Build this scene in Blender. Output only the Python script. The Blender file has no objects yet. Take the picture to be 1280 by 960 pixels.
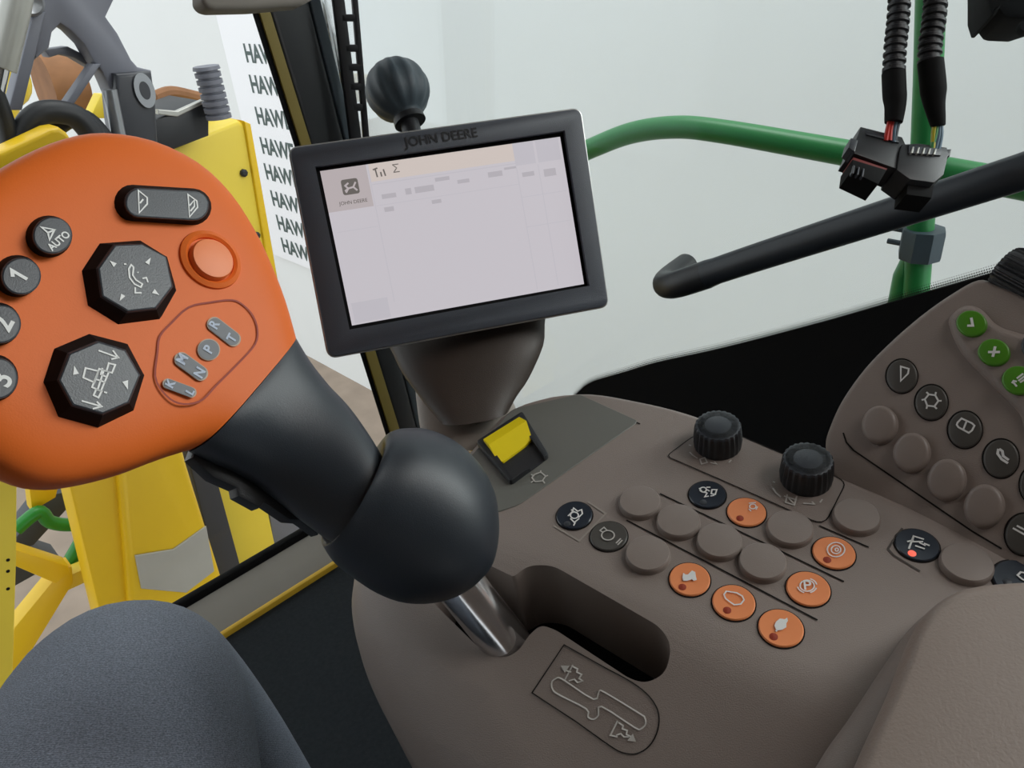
import bpy, bmesh, math, random
from mathutils import Vector, Matrix
random.seed(7)
V = Vector
PI = math.pi
# ------------------------------------------------------------------ frame of the cab
FPX = 960.0
p_, r_ = math.radians(30), math.radians(5)
UPc = -V((math.sin(r_)*math.cos(p_), math.cos(r_)*math.cos(p_), math.sin(p_)))
FWc = V((-1.08, -.467, 1.0)); FWc = (FWc - UPc*FWc.dot(UPc)).normalized()
RTc = FWc.cross(UPc)
CAM = V((0, 0, 1.0))                       # the camera: 1 m above the cab floor, X right, Y cab forward, Z up
def wd(v): v = V(v); return V((v.dot(RTc), v.dot(FWc), v.dot(UPc)))
def ray(px, py): return wd(((px-640)/FPX, (py-480)/FPX, 1.0))
def P(px, py, z): return CAM + ray(px, py)*z
scene = bpy.context.scene
COL = scene.collection

class Plane:
    def __init__(s, n, o, ex=None):
        s.N = V(n).normalized(); s.O = V(o)
        e = V(ex) if ex is not None else wd((1, 0, 0))
        s.X = (e - s.N*e.dot(s.N)).normalized(); s.Y = s.N.cross(s.X)
        s.M = Matrix(((s.X.x, s.Y.x, s.N.x, s.O.x), (s.X.y, s.Y.y, s.N.y, s.O.y), (s.X.z, s.Y.z, s.N.z, s.O.z), (0, 0, 0, 1)))
    def at(s, px, py, h=0.0):              # where the sight line meets the plane raised by h
        d = ray(px, py); o = s.O + s.N*h
        return CAM + d*((o-CAM).dot(s.N)/d.dot(s.N))
    def loc(s, px, py, h=0.0):
        q = s.at(px, py, h) - s.O
        return V((q.dot(s.X), q.dot(s.Y), h))
    def w(s, v): return s.M @ V(v)
    def up(s, h): return Plane(s.N, s.O + s.N*h, s.X)

# ------------------------------------------------------------------ materials
def lin(c):
    o = []
    for v in c[:3]:
        v /= 255.0
        o.append(v/12.92 if v <= .04045 else ((v+.055)/1.055)**2.4)
    return (*o, 1)
def mat(name, c, rough=.5, metal=0, vary=.06, vs=30, bump=0, bs=900, spec=.5, coat=0):
    m = bpy.data.materials.new(name); m.use_nodes = True
    nt = m.node_tree; b = nt.nodes['Principled BSDF']; L = nt.links
    b.inputs['Roughness'].default_value = rough; b.inputs['Metallic'].default_value = metal
    b.inputs['Specular IOR Level'].default_value = spec; b.inputs['Coat Weight'].default_value = coat
    tc = nt.nodes.new('ShaderNodeTexCoord')
    nz = nt.nodes.new('ShaderNodeTexNoise'); nz.inputs['Scale'].default_value = vs; nz.inputs['Detail'].default_value = 3
    L.new(tc.outputs['Object'], nz.inputs['Vector'])
    mx = nt.nodes.new('ShaderNodeMix'); mx.data_type = 'RGBA'
    a = lin(c)
    mx.inputs[6].default_value = tuple(v*(1-vary) for v in a[:3])+(1,)
    mx.inputs[7].default_value = tuple(min(1, v*(1+vary)) for v in a[:3])+(1,)
    L.new(nz.outputs['Fac'], mx.inputs[0]); L.new(mx.outputs[2], b.inputs['Base Color'])
    if bump:
        n2 = nt.nodes.new('ShaderNodeTexNoise'); n2.inputs['Scale'].default_value = bs; n2.inputs['Detail'].default_value = 2
        L.new(tc.outputs['Object'], n2.inputs['Vector'])
        bp = nt.nodes.new('ShaderNodeBump'); bp.inputs['Strength'].default_value = bump; bp.inputs['Distance'].default_value = .001
        L.new(n2.outputs['Fac'], bp.inputs['Height']); L.new(bp.outputs['Normal'], b.inputs['Normal'])
    return m
def emat(name, c, s=1.0, base=.1):
    m = mat(name, c, .25)
    b = m.node_tree.nodes['Principled BSDF']
    for l in list(b.inputs['Base Color'].links): m.node_tree.links.remove(l)
    b.inputs['Base Color'].default_value = tuple(v*base for v in lin(c)[:3])+(1,)
    b.inputs['Emission Color'].default_value = lin(c); b.inputs['Emission Strength'].default_value = s
    return m
def glass(name, tint, refl=.05):
    m = bpy.data.materials.new(name); m.use_nodes = True
    nt = m.node_tree; nt.nodes.clear(); L = nt.links
    o = nt.nodes.new('ShaderNodeOutputMaterial'); t = nt.nodes.new('ShaderNodeBsdfTransparent'); g = nt.nodes.new('ShaderNodeBsdfGlossy')
    f = nt.nodes.new('ShaderNodeFresnel'); f.inputs['IOR'].default_value = 1.18
    t.inputs['Color'].default_value = (*tint, 1); g.inputs['Roughness'].default_value = .02
    mx = nt.nodes.new('ShaderNodeMixShader')
    L.new(f.outputs[0], mx.inputs[0]); L.new(t.outputs[0], mx.inputs[1]); L.new(g.outputs[0], mx.inputs[2]); L.new(mx.outputs[0], o.inputs[0])
    return m
M = {}
M['brown'] = mat('brown_plastic', (137, 125, 118), .5, bump=.25, bs=1500, vary=.03)
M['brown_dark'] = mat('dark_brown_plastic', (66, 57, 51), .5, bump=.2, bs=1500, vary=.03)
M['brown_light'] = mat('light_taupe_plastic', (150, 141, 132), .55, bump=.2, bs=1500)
M['plate'] = mat('greenish_grey_plate', (108, 108, 102), .35, bump=.1, bs=1500, vary=.03)  # green reflection put into the plate's base colour
M['dome'] = mat('blank_button_plastic', (136, 124, 117), .42, bump=.1, bs=1500, vary=.02)
M['pad'] = mat('armrest_vinyl', (136, 122, 113), .55, bump=.22, bs=700, vary=.04)
M['orange'] = mat('orange_plastic', (226, 108, 38), .5, spec=.3, bump=.05, bs=1200, vary=.04, vs=12)
M['orange_btn'] = mat('orange_button', (240, 146, 92), .4, vary=.03)
M['orange_knob'] = mat('orange_rubber', (238, 128, 64), .45, vary=.02)
M['orange_line'] = mat('dark_orange_groove', (150, 48, 16), .6)
M['black'] = mat('black_plastic', (34, 36, 39), .42, bump=.15, bs=1300, vary=.05)
M['grip'] = mat('black_grip_rubber', (40, 46, 53), .44, bump=.08, bs=1600, vary=.06, vs=14)
M['cap'] = mat('black_button_cap', (52, 56, 62), .38, bump=.1, bs=1500)
M['cap_blue'] = mat('black_gloss_button', (42, 48, 58), .22)
M['cap_grey'] = mat('dark_grey_button', (76, 73, 69), .38)
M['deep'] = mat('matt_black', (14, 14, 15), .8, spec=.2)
M['groove'] = mat('groove_shadow_black', (26, 23, 21), .8, spec=.2)
M['white'] = mat('white_print', (228, 228, 226), .5)
M['ink'] = mat('grey_print', (190, 186, 180), .5)
M['letter'] = mat('blue_grey_legend_print', (172, 182, 200), .5)
M['pill'] = mat('grey_legend_print', (78, 80, 86), .45)
M['pill_edge'] = mat('pale_legend_edge', (170, 150, 128), .5)
M['bezel'] = mat('monitor_plastic', (70, 75, 84), .45, bump=.25, bs=1800)
M['silver'] = mat('silver_rim', (188, 188, 186), .28, metal=.7)
M['chrome'] = mat('chrome', (215, 215, 216), .16, metal=1.0, vary=.02)
M['steel'] = mat('steel', (150, 152, 156), .3, metal=.8)
M['yellow'] = mat('yellow_paint', (224, 184, 20), .4, vary=.05, vs=6)
M['yellow_old'] = mat('worn_yellow_paint', (226, 200, 62), .45, vary=.08, vs=5)
M['yellow_sw'] = mat('yellow_switch', (240, 214, 20), .35)
M['amber'] = mat('yellow_edge_strip', (222, 178, 52), .5)
M['green'] = mat('green_paint', (38, 124, 62), .38, vary=.08, vs=9)
M['green_hose'] = mat('green_hose', (30, 128, 44), .4)
M['green_btn'] = mat('green_button', (76, 138, 30), .35)
M['rubber'] = mat('rubber', (30, 32, 36), .5, bump=.2)
M['ball'] = mat('slate_rubber', (62, 74, 82), .5, bump=.2, bs=1200)
M['mat'] = mat('floor_mat', (40, 44, 48), .9, vary=.35, vs=160, bump=.8, bs=400, spec=.2)
M['ledge'] = mat('ledge_grey', (138, 132, 124), .7, vary=.05)
M['wall'] = mat('pale_wall', (232, 234, 234), .7, vary=.025, vs=1.3)
M['board'] = mat('white_board', (246, 246, 250), .5, vary=.01)
M['board_ink'] = mat('dark_green_ink', (74, 90, 88), .6)
M['ground'] = mat('concrete_ground', (150, 134, 120), .85, vary=.3, vs=5)
M['cast'] = mat('grey_paint', (108, 110, 120), .5, vary=.06)
M['cast_dark'] = mat('charcoal_paint', (52, 54, 60), .45)
M['rust'] = mat('brown_rust', (140, 98, 66), .8, vary=.4, vs=14)
M['alu'] = mat('grey_reflector_plate', (176, 176, 170), .35, metal=.3, vary=.12, vs=10)
M['skin'] = mat('skin', (205, 160, 135), .5)
M['red_seal'] = mat('red_seal', (120, 40, 36), .6)
M['red'] = mat('red_wire', (196, 52, 44), .4)
M['bluegrey'] = mat('blue_grey_wire', (96, 122, 140), .4)
M['ywire'] = mat('yellow_wire', (190, 180, 40), .4)
M['lime'] = mat('green_wire', (70, 140, 80), .4)
M['led_red'] = emat('red_indicator', (255, 110, 90), 1.0)
M['screen'] = emat('lit_screen', (214, 209, 216), .78)
M['scr_peach'] = emat('lit_screen_header', (218, 206, 200), .82)
M['scr_dim'] = emat('lit_screen_side', (196, 186, 188), .8)
M['scr_grey'] = emat('lit_screen_faint', (192, 187, 194), .8)
M['scr_tone'] = emat('lit_screen_tone', (204, 200, 208), .8)
M['scr_dark'] = emat('screen_dark_ink', (128, 122, 118), .6)
M['clear'] = glass('clear_glass', (.97, .985, .98))
M['tint'] = glass('green_tinted_glass', (.885, .92, .92))

def jeans():
    m = mat('grey_denim', (128, 134, 146), .9, vary=.12, vs=9, spec=.15)
    nt = m.node_tree; L = nt.links; b = nt.nodes['Principled BSDF']; base = b.inputs['Base Color'].links[0].from_socket
    tc = nt.nodes.new('ShaderNodeTexCoord')
    wv = nt.nodes.new('ShaderNodeTexWave'); wv.wave_type = 'BANDS'; wv.bands_direction = 'DIAGONAL'
    wv.inputs['Scale'].default_value = 330; wv.inputs['Distortion'].default_value = 5; wv.inputs['Detail'].default_value = 2
    L.new(tc.outputs['Object'], wv.inputs['Vector'])
    n = nt.nodes.new('ShaderNodeTexNoise'); n.inputs['Scale'].default_value = 800
    L.new(tc.outputs['Object'], n.inputs['Vector'])
    ad = nt.nodes.new('ShaderNodeMath'); ad.operation = 'MULTIPLY_ADD'; ad.inputs[1].default_value = .22
    L.new(wv.outputs['Fac'], ad.inputs[0]); L.new(n.outputs['Fac'], ad.inputs[2])
    mx = nt.nodes.new('ShaderNodeMix'); mx.data_type = 'RGBA'; mx.blend_type = 'MULTIPLY'; mx.inputs[0].default_value = 1
    rp = nt.nodes.new('ShaderNodeMapRange'); rp.inputs[1].default_value = .35; rp.inputs[2].default_value = .95; rp.inputs[3].default_value = .45; rp.inputs[4].default_value = 1.25
    L.new(ad.outputs[0], rp.inputs[0]); L.new(base, mx.inputs[6]); L.new(rp.outputs[0], mx.inputs[7]); L.new(mx.outputs[2], b.inputs['Base Color'])
    bp = nt.nodes.new('ShaderNodeBump'); bp.inputs['Strength'].default_value = .5; bp.inputs['Distance'].default_value = .0008
    L.new(ad.outputs[0], bp.inputs['Height']); L.new(bp.outputs['Normal'], b.inputs['Normal'])
    return m
M['jeans'] = jeans()
def frit():                                # black printed dots fading out on the glass
    m = bpy.data.materials.new('dotted_frit'); m.use_nodes = True
    nt = m.node_tree; L = nt.links; b = nt.nodes['Principled BSDF']; o = nt.nodes['Material Output']
    b.inputs['Base Color'].default_value = (.004, .004, .004, 1); b.inputs['Roughness'].default_value = .5
    uv = nt.nodes.new('ShaderNodeTexCoord'); sp = nt.nodes.new('ShaderNodeSeparateXYZ'); L.new(uv.outputs['UV'], sp.inputs[0])
    def mth(op, a, bb=None):
        n = nt.nodes.new('ShaderNodeMath'); n.operation = op
        for i, x in enumerate((a, bb)):
            if x is None: continue
            if isinstance(x, (int, float)): n.inputs[i].default_value = x
            else: L.new(x, n.inputs[i])
        return n.outputs[0]
    def cell(s, f): return mth('SUBTRACT', mth('FRACT', mth('MULTIPLY', s, f)), .5)
    row = mth('FLOOR', mth('MULTIPLY', sp.outputs['Y'], 4))
    u = mth('ADD', mth('MULTIPLY', sp.outputs['X'], 260), mth('MULTIPLY', row, .5))
    du = mth('SUBTRACT', mth('FRACT', u), .5); dv = cell(sp.outputs['Y'], 4)
    d = mth('SQRT', mth('ADD', mth('MULTIPLY', du, du), mth('MULTIPLY', dv, dv)))
    rad = mth('SUBTRACT', .62, mth('MULTIPLY', sp.outputs['Y'], .5))
    k = mth('LESS_THAN', d, rad)
    t = nt.nodes.new('ShaderNodeBsdfTransparent'); mx = nt.nodes.new('ShaderNodeMixShader')
    L.new(k, mx.inputs[0]); L.new(t.outputs[0], mx.inputs[1]); L.new(b.outputs[0], mx.inputs[2]); L.new(mx.outputs[0], o.inputs[0])
    return m
M['frit'] = frit()

# ------------------------------------------------------------------ object helpers
MW = {}
def place(o, Mx, parent=None):
    if parent is not None:
        o.parent = parent; o.matrix_basis = MW[parent.name].inverted() @ Mx
    else: o.matrix_basis = Mx
    MW[o.name] = Mx.copy()
def obj(name, bm, m, parent=None, Mx=None, ang=32, wn=False):
    bm.normal_update()
    bmesh.ops.recalc_face_normals(bm, faces=bm.faces) if bm.faces else None
    a = math.radians(ang)
    for f in bm.faces: f.smooth = True
    for e in bm.edges:
        if len(e.link_faces) == 2:
            if e.calc_face_angle(0) > a: e.smooth = False
    me = bpy.data.meshes.new(name); bm.to_mesh(me); bm.free()
    o = bpy.data.objects.new(name, me); COL.objects.link(o)
    me.materials.append(M[m] if isinstance(m, str) else m)
    place(o, Mx if Mx is not None else Matrix.Identity(4), parent)
    if wn:
        w = o.modifiers.new('wn', 'WEIGHTED_NORMAL'); w.keep_sharp = True; w.weight = 80
    return o
def empty(name, Mx):
    o = bpy.data.objects.new(name, None); o.empty_display_size = .02; COL.objects.link(o); place(o, Mx); return o
def tag(o, label=None, cat=None, group=None, kind=None):
    if label: o['label'] = label
    if cat: o['category'] = cat
    if group: o['group'] = group
    if kind: o['kind'] = kind
    return o
def T(v): return Matrix.Translation(V(v))
def copy_part(src, name, Mx, parent):
    o = src.copy(); o.name = name; COL.objects.link(o); place(o, Mx, parent)
    return o
def cat_rom(pts, n=6, closed=False):
    pts = [V(p) for p in pts]; out = []; N = len(pts)
    for i in range(N if closed else N-1):
        if closed: a, b, c, d = pts[i-1], pts[i], pts[(i+1) % N], pts[(i+2) % N]
        else: a, b, c, d = pts[max(i-1, 0)], pts[i], pts[i+1], pts[min(i+2, N-1)]
        for k in range(n):
            t = k/n
            out.append(.5*((2*b)+(c-a)*t+(2*a-5*b+4*c-d)*t*t+(3*b-a-3*c+d)*t**3))
    if not closed: out.append(pts[-1])
    return out
def round_corners(pts, r, seg=5):
    pts = [V(p) for p in pts]; out = []; N = len(pts)
    rs = r if isinstance(r, (list, tuple)) else [r]*N
    for i in range(N):
        p, a, b = pts[i], pts[i-1]-pts[i], pts[(i+1) % N]-pts[i]
        k = min(rs[i], .48*a.length, .48*b.length)
        if k < 1e-6: out.append(p); continue
        q0, q1 = p+a.normalized()*k, p+b.normalized()*k
        for j in range(seg+1):
            t = j/seg; out.append((1-t)**2*q0+2*t*(1-t)*p+t*t*q1)
    return out
def area2(pts): return sum(pts[i-1].x*pts[i].y-pts[i].x*pts[i-1].y for i in range(len(pts)))/2
def offset(pts, d):                         # move a counter-clockwise outline inwards by d (number or list)
    N = len(pts); out = []
    for i in range(N):
        a = (pts[i]-pts[i-1]).to_2d(); b = (pts[(i+1) % N]-pts[i]).to_2d()
        if a.length < 1e-9: a = b
        if b.length < 1e-9: b = a
        a.normalize(); b.normalize()
        na, nb = V((-a.y, a.x)), V((-b.y, b.x))
        m = na+nb
        if m.length < 1e-6: m = na.copy()
        m.normalize(); k = 1/max(.45, m.dot(na))
        dd = d[i] if isinstance(d, (list, tuple)) else d
        out.append(V((pts[i].x+m.x*dd*k, pts[i].y+m.y*dd*k, pts[i].z)))
    return out
def rings_bm(rings, closed=True, cap0=True, cap1=True):
    bm = bmesh.new(); R = [[bm.verts.new(p) for p in r] for r in rings]; n = len(rings[0])
    for i in range(len(R)-1):
        for j in range(n if closed else n-1):
            k = (j+1) % n
            bm.faces.new((R[i][j], R[i][k], R[i+1][k], R[i+1][j]))
    if closed and cap0: bm.faces.new(list(reversed(R[0])))
    if closed and cap1: bm.faces.new(R[-1])
    return bm
def prism(pts, h0, h1, r=0.0, seg=4, rb=0.0):
    """solid of a 2D outline from h0 up to h1, upper edge rounded by r (number or list)"""
    pts = [V((p[0], p[1], 0)) for p in pts]
    rl = list(r) if isinstance(r, (list, tuple)) else None
    if area2(pts) < 0:
        pts.reverse()
        if rl: rl.reverse()
    if not rl: rl = [r]*len(pts)
    rings = []
    if rb:
        for k in range(3):
            t = PI/2*k/3
            q = offset(pts, rb*(1-math.sin(t))); rings.append([V((p.x, p.y, h0+rb*(1-math.cos(t)))) for p in q])
    else: rings.append([V((p.x, p.y, h0)) for p in pts])
    if max(rl) > 0:
        for k in range(seg+1):
            t = PI/2*k/seg
            q = offset(pts, [x*(1-math.cos(t)) for x in rl])
            rings.append([V((p.x, p.y, h1-rl[i]*(1-math.sin(t)))) for i, p in enumerate(q)])
    else: rings.append([V((p.x, p.y, h1)) for p in pts])
    return rings_bm(rings)
def lathe(prof, n=32, fn=None):
    """profile [(r, h)] about local z; fn(angle, i) scales the radius"""
    rings = []
    for i, (r, h) in enumerate(prof):
        rings.append([V((r*(fn(2*PI*j/n, i) if fn else 1)*math.cos(2*PI*j/n), r*(fn(2*PI*j/n, i) if fn else 1)*math.sin(2*PI*j/n), h)) for j in range(n)])
    bm = rings_bm(rings)
    bmesh.ops.remove_doubles(bm, verts=bm.verts, dist=1e-7)
    return bm
def tube(path, rad, n=12, cap=True):
    path = [V(p) for p in path]; N = len(path)
    rs = rad if isinstance(rad, (list, tuple)) else [rad]*N
    t0 = (path[1]-path[0]).normalized(); u = t0.orthogonal().normalized(); rings = []
    for i, p in enumerate(path):
        t = (path[min(i+1, N-1)]-path[max(i-1, 0)]).normalized()
        u = (u-t*u.dot(t)).normalized(); w = t.cross(u)
        rings.append([p+(u*math.cos(2*PI*j/n)+w*math.sin(2*PI*j/n))*rs[i] for j in range(n)])
    return rings_bm(rings, True, cap, cap)
def join(*bms):
    a = bms[0]
    for b in bms[1:]:
        me = bpy.data.meshes.new('t'); b.to_mesh(me); a.from_mesh(me); b.free(); bpy.data.meshes.remove(me)
    return a
def xf(bm, Mx): bmesh.ops.transform(bm, matrix=Mx, verts=bm.verts); return bm
def box(x0, x1, y0, y1, z0, z1, bev=0.0):
    bm = bmesh.new(); bmesh.ops.create_cube(bm, size=1)
    for v in bm.verts: v.co = V((x0+(v.co.x+.5)*(x1-x0), y0+(v.co.y+.5)*(y1-y0), z0+(v.co.z+.5)*(z1-z0)))
    if bev: bmesh.ops.bevel(bm, geom=list(bm.edges), offset=bev, segments=2, affect='EDGES', profile=.5)
    return bm
def strokes(lines, w, h=0.0, closed=False):
    """flat printed lines; lines = lists of local 3D points"""
    bm = bmesh.new()
    for ln in lines:
        ln = [V(p) for p in ln]
        cl = closed or (len(ln) > 2 and (ln[0]-ln[-1]).length < 1e-6)
        if cl and (ln[0]-ln[-1]).length < 1e-6: ln = ln[:-1]
        N = len(ln); A = []; B = []
        for i in range(N):
            pr = ln[i-1] if (i or cl) else None; nx = ln[(i+1) % N] if (i < N-1 or cl) else None
            a = (ln[i]-pr).to_2d() if pr is not None else (nx-ln[i]).to_2d()
            b = (nx-ln[i]).to_2d() if nx is not None else a.copy()
            if a.length < 1e-9: a = b.copy()
            if b.length < 1e-9: b = a.copy()
            a.normalize(); b.normalize()
            m = V((-a.y-b.y, a.x+b.x)); m = m.normalized() if m.length > 1e-6 else V((-a.y, a.x))
            k = 1/max(.5, m.dot(V((-a.y, a.x))))
            o = V((m.x, m.y, 0))*(w/2*k)
            A.append(bm.verts.new(ln[i]+o+V((0, 0, h)))); B.append(bm.verts.new(ln[i]-o+V((0, 0, h))))
        for i in range(N if cl else N-1):
            j = (i+1) % N
            bm.faces.new((A[i], B[i], B[j], A[j]))
    return bm
def flat(polys, h=0.0):
    bm = bmesh.new()
    for p in polys:
        f = bm.faces.new([bm.verts.new((q[0], q[1], (q[2] if len(q) > 2 else 0)+h)) for q in p])
    bm.normal_update()
    for f in bm.faces:
        if f.normal.z < 0: f.normal_flip()
    return bm
def fobj(name, bm, m, parent, Mx):          # flat prints: keep their upward normals
    bm.normal_update()
    for f in bm.faces:
        if f.normal.z < 0: f.normal_flip()
    me = bpy.data.meshes.new(name); bm.to_mesh(me); bm.free()
    o = bpy.data.objects.new(name, me); COL.objects.link(o); me.materials.append(M[m]); place(o, Mx, parent)
    return o
def text_bm(s, size, bold=0.0, extrude=0.0, align='CENTER'):
    c = bpy.data.curves.new('txt', 'FONT'); c.body = s; c.size = size; c.align_x = align; c.align_y = 'CENTER' if align == 'CENTER' else 'BOTTOM_BASELINE'
    c.offset = bold; c.extrude = extrude
    o = bpy.data.objects.new('txt', c); COL.objects.link(o)
    dg = bpy.context.evaluated_depsgraph_get()
    me = bpy.data.meshes.new_from_object(o.evaluated_get(dg))
    bm = bmesh.new(); bm.from_mesh(me)
    bpy.data.objects.remove(o); bpy.data.curves.remove(c); bpy.data.meshes.remove(me)
    return bm
def put_text(pl, s, px, d, size, h, bold=0.0):
    """text centred on pixel px of a plane, its baseline running along image direction d"""
    a = pl.loc(px[0], px[1], h); b = pl.loc(px[0]+d[0]*4, px[1]+d[1]*4, h)
    e = (b-a).to_2d(); ang = math.atan2(e.y, e.x)
    return xf(text_bm(s, size, bold), T(a) @ Matrix.Rotation(ang, 4, 'Z'))
def boolean(o, cut_bm, Mx, op='DIFFERENCE'):
    me = bpy.data.meshes.new('c'); bmesh.ops.recalc_face_normals(cut_bm, faces=cut_bm.faces); cut_bm.to_mesh(me); cut_bm.free()
    c = bpy.data.objects.new('c', me); COL.objects.link(c); c.matrix_basis = MW[o.name].inverted() @ Mx @ Matrix.Identity(4)
    # work in the space of o
    sv = o.matrix_basis.copy(); sp = o.parent; o.parent = None; o.matrix_basis = Matrix.Identity(4)
    md = o.modifiers.new('b', 'BOOLEAN'); md.object = c; md.operation = op; md.solver = 'EXACT'
    o.modifiers.move(len(o.modifiers)-1, 0)
    for m2 in list(o.modifiers):
        if m2.type == 'WEIGHTED_NORMAL': m2.show_viewport = False
    bpy.context.view_layer.update()
    dg = bpy.context.evaluated_depsgraph_get()
    nm = bpy.data.meshes.new_from_object(o.evaluated_get(dg)); old = o.data
    o.modifiers.remove(md); o.data = nm; nm.name = o.name; bpy.data.meshes.remove(old)
    bpy.data.objects.remove(c); bpy.data.meshes.remove(me)
    for m2 in o.modifiers: m2.show_viewport = True
    o.parent = sp; o.matrix_basis = sv
    bm = bmesh.new(); bm.from_mesh(nm); bm.normal_update()
    for f in bm.faces: f.smooth = True
    for e in bm.edges:
        e.smooth = not (len(e.link_faces) == 2 and e.calc_face_angle(0) > math.radians(34))
    bm.to_mesh(nm); bm.free()
def solid(name, pl, px, thick, m, parent=None, r=.004, seg=2, h=0.0, smooth=0, corner=0):
    """outline seen in the photo standing on its own plane, with real thickness behind it"""
    pts = [pl.loc(x, y, h) for x, y in px]
    if smooth: pts = cat_rom(pts, smooth, True)
    if corner: pts = round_corners(pts, corner)
    c = sum(pts, V())/len(pts)
    pts = [p-c for p in pts]
    bm = prism([(p.x, p.y) for p in pts], -thick, 0, r, seg)
    return obj(name, bm, m, parent, pl.M @ T(c))

# ================================================================== planes of the cab
z39 = math.radians(39)
K = Plane(wd((-.16, -math.cos(z39), -math.sin(z39))), P(890, 700, .45))          # top of the console
Q = Plane(wd((-.63, -.25, -.735)), P(1150, 640, .4525))                       # keypad face
J = Plane(wd((.70, -.28, -.66)), P(150, 400, .335))                           # face of the joystick head
xm, ym = V((4.9, -1.04, 1)).normalized(), V((1.77, 10.33, 1)).normalized()
MO = Plane(wd(-(xm.cross(ym))), P(560, 290, .575), wd(xm))                    # monitor face

# fold of the console towards the driver
fa, fb = K.loc(620, 690), K.loc(1045, 880)
fdir = (fb-fa).to_2d().normalized(); fn = V((fdir.y, -fdir.x))
if (K.loc(740, 900)-fa).to_2d().dot(fn) < 0: fn = -fn
FT = math.tan(math.radians(19)); FW_ = .014
def drop(x, y):
    d = (V((x, y))-fa.to_2d()).dot(fn)
    if d < -FW_: return 0.0
    if d > FW_: return -FT*d
    return -FT*(d+FW_)**2/(4*FW_)
def KS(px, py, h=0.0):
    z = 0.0
    for _ in range(8):
        q = K.loc(px, py, z+h); z = drop(q.x, q.y)
    return V((q.x, q.y, z+h))

# ================================================================== armrest console
console = empty('armrest_console', K.M)
tag(console, 'grey-brown armrest control console with round buttons in the middle of the cab', 'control console')
left = [(720, 1300), (640, 1150), (570, 1030), (512, 930), (464, 855), (432, 800), (413, 755), (405, 715), (408, 680), (428, 640), (470, 600), (510, 570), (560, 545)]
back = [(640, 508), (722, 489), (800, 499), (870, 517), (930, 543), (1060, 597), (1180, 648), (1300, 706), (1420, 765)]
end = [(1500, 900), (1480, 1150), (1380, 1340), (1080, 1420), (840, 1400)]
raw = [(p, .052) for p in left] + [(p, .006) for p in back] + [(p, .012) for p in end]
pts = [V((*K.loc(*p).to_2d(), r)) for p, r in raw]
pts = cat_rom(pts, 5, True)
bm = prism([(p.x, p.y) for p in pts], -.17, 0, [min(.056, max(.004, p.z)) for p in pts], 6)
for d in (-FW_, -FW_*.6, -FW_*.2, FW_*.2, FW_*.6, FW_, .04, .07, .10):
    o_ = V((fa.x+fn.x*d, fa.y+fn.y*d, 0))
    bmesh.ops.bisect_plane(bm, geom=list(bm.verts)+list(bm.edges)+list(bm.faces), plane_co=o_, plane_no=V((fn.x, fn.y, 0)), dist=1e-6)
for v in bm.verts: v.co.z += drop(v.co.x, v.co.y)
body = obj('console_body', bm, 'brown', console, K.M, 34, True)
slot_px = [(555, 690), (604, 703), (642, 721), (660, 707), (690, 706), (826, 784), (840, 808), (832, 842), (808, 854), (788, 849), (694, 787), (676, 781), (662, 793), (648, 814), (630, 823), (606, 817), (540, 752)]
sp = [V((*KS(*p).to_2d(), 0)) for p in slot_px]
sp = round_corners(sp, [.0, .002, .002, .006, .008, .012, .012, .012, .012, .012, .006, .006, .006, .006, .009, .009, .0], 5)
boolean(body, prism([(p.x, p.y) for p in sp], -.085, .06), K.M)
wellp = offset([p for p in (sp if area2(sp) > 0 else list(reversed(sp)))], -.0005)
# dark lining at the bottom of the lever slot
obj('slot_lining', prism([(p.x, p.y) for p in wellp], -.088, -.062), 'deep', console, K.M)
# support from the console to the cab floor
o_ = K.at(900, 800, -.12)
obj('support_column', box(o_.x-.05, o_.x+.11, o_.y-.10, o_.y+.10, 0.02, o_.z, .01), 'brown_dark', console)

def kline(lines, w, name, m, lift=.0004, parent=console, surf=KS):
    return fobj(name, strokes([[surf(x, y, lift) for x, y in l] for l in lines], w), m, parent, K.M)
kline([[(783, 650), (850, 685), (940, 732), (1022, 775)]], .0010, 'groove', 'groove')
kline([[(825, 617), (880, 643), (960, 681), (1055, 727)]], .0010, 'groove', 'groove')
kline([[(1024, 657), (1086, 684)]], .0010, 'groove', 'groove')
kline([[(724, 497), (760, 512), (800, 530)]], .0013, 'groove', 'groove')
# switch plate at the front end
sw = [KS(*p) for p in [(585, 575), (640, 512), (724, 493), (799, 527), (648, 632), (618, 642), (585, 620)]]
sw = round_corners([V((p.x, p.y, 0)) for p in sw], .004)
obj('switch_plate', prism([(p.x, p.y) for p in sw], -.004, .0006, .0004, 1), 'plate', console, K.M)
# yellow rocker in a black frame
fr = [KS(*p) for p in [(596, 557), (654, 519), (687, 573), (639, 608)]]
fr = round_corners([V((p.x, p.y, 0)) for p in fr], .003)
rk = obj('rocker_frame', prism([(p.x, p.y) for p in fr], -.002, .005, .0015, 2), 'black', console, K.M)
inn = [KS(*p, .005) for p in [(612, 556), (650, 529), (681, 572), (641, 597)]]
boolean(rk, prism([(p.x, p.y) for p in inn], .0012, .02), K.M)
kl = [K.loc(x, y, h) for x, y, h in [(604, 549, .007), (649, 521, .007), (658, 526, .0095), (665, 548, .004), (655, 558, .003), (629, 577, .003), (622, 577, .003), (611, 556, .0095)]]
bm = bmesh.new(); tv = [bm.verts.new(p) for p in kl]; bv = [bm.verts.new(V((p.x, p.y, -.001))) for p in kl]
bm.faces.new((tv[0], tv[1], tv[2], tv[7])); bm.faces.new((tv[7], tv[2], tv[3], tv[4], tv[5], tv[6])); bm.faces.new(list(reversed(bv)))
for i in range(8): bm.faces.new((tv[i-1], tv[i], bv[i], bv[i-1]))
yr = obj('rocker_paddle', bm, 'yellow_sw', console, K.M, 10); yr['label'] = 'yellow rocker paddle'
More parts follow.
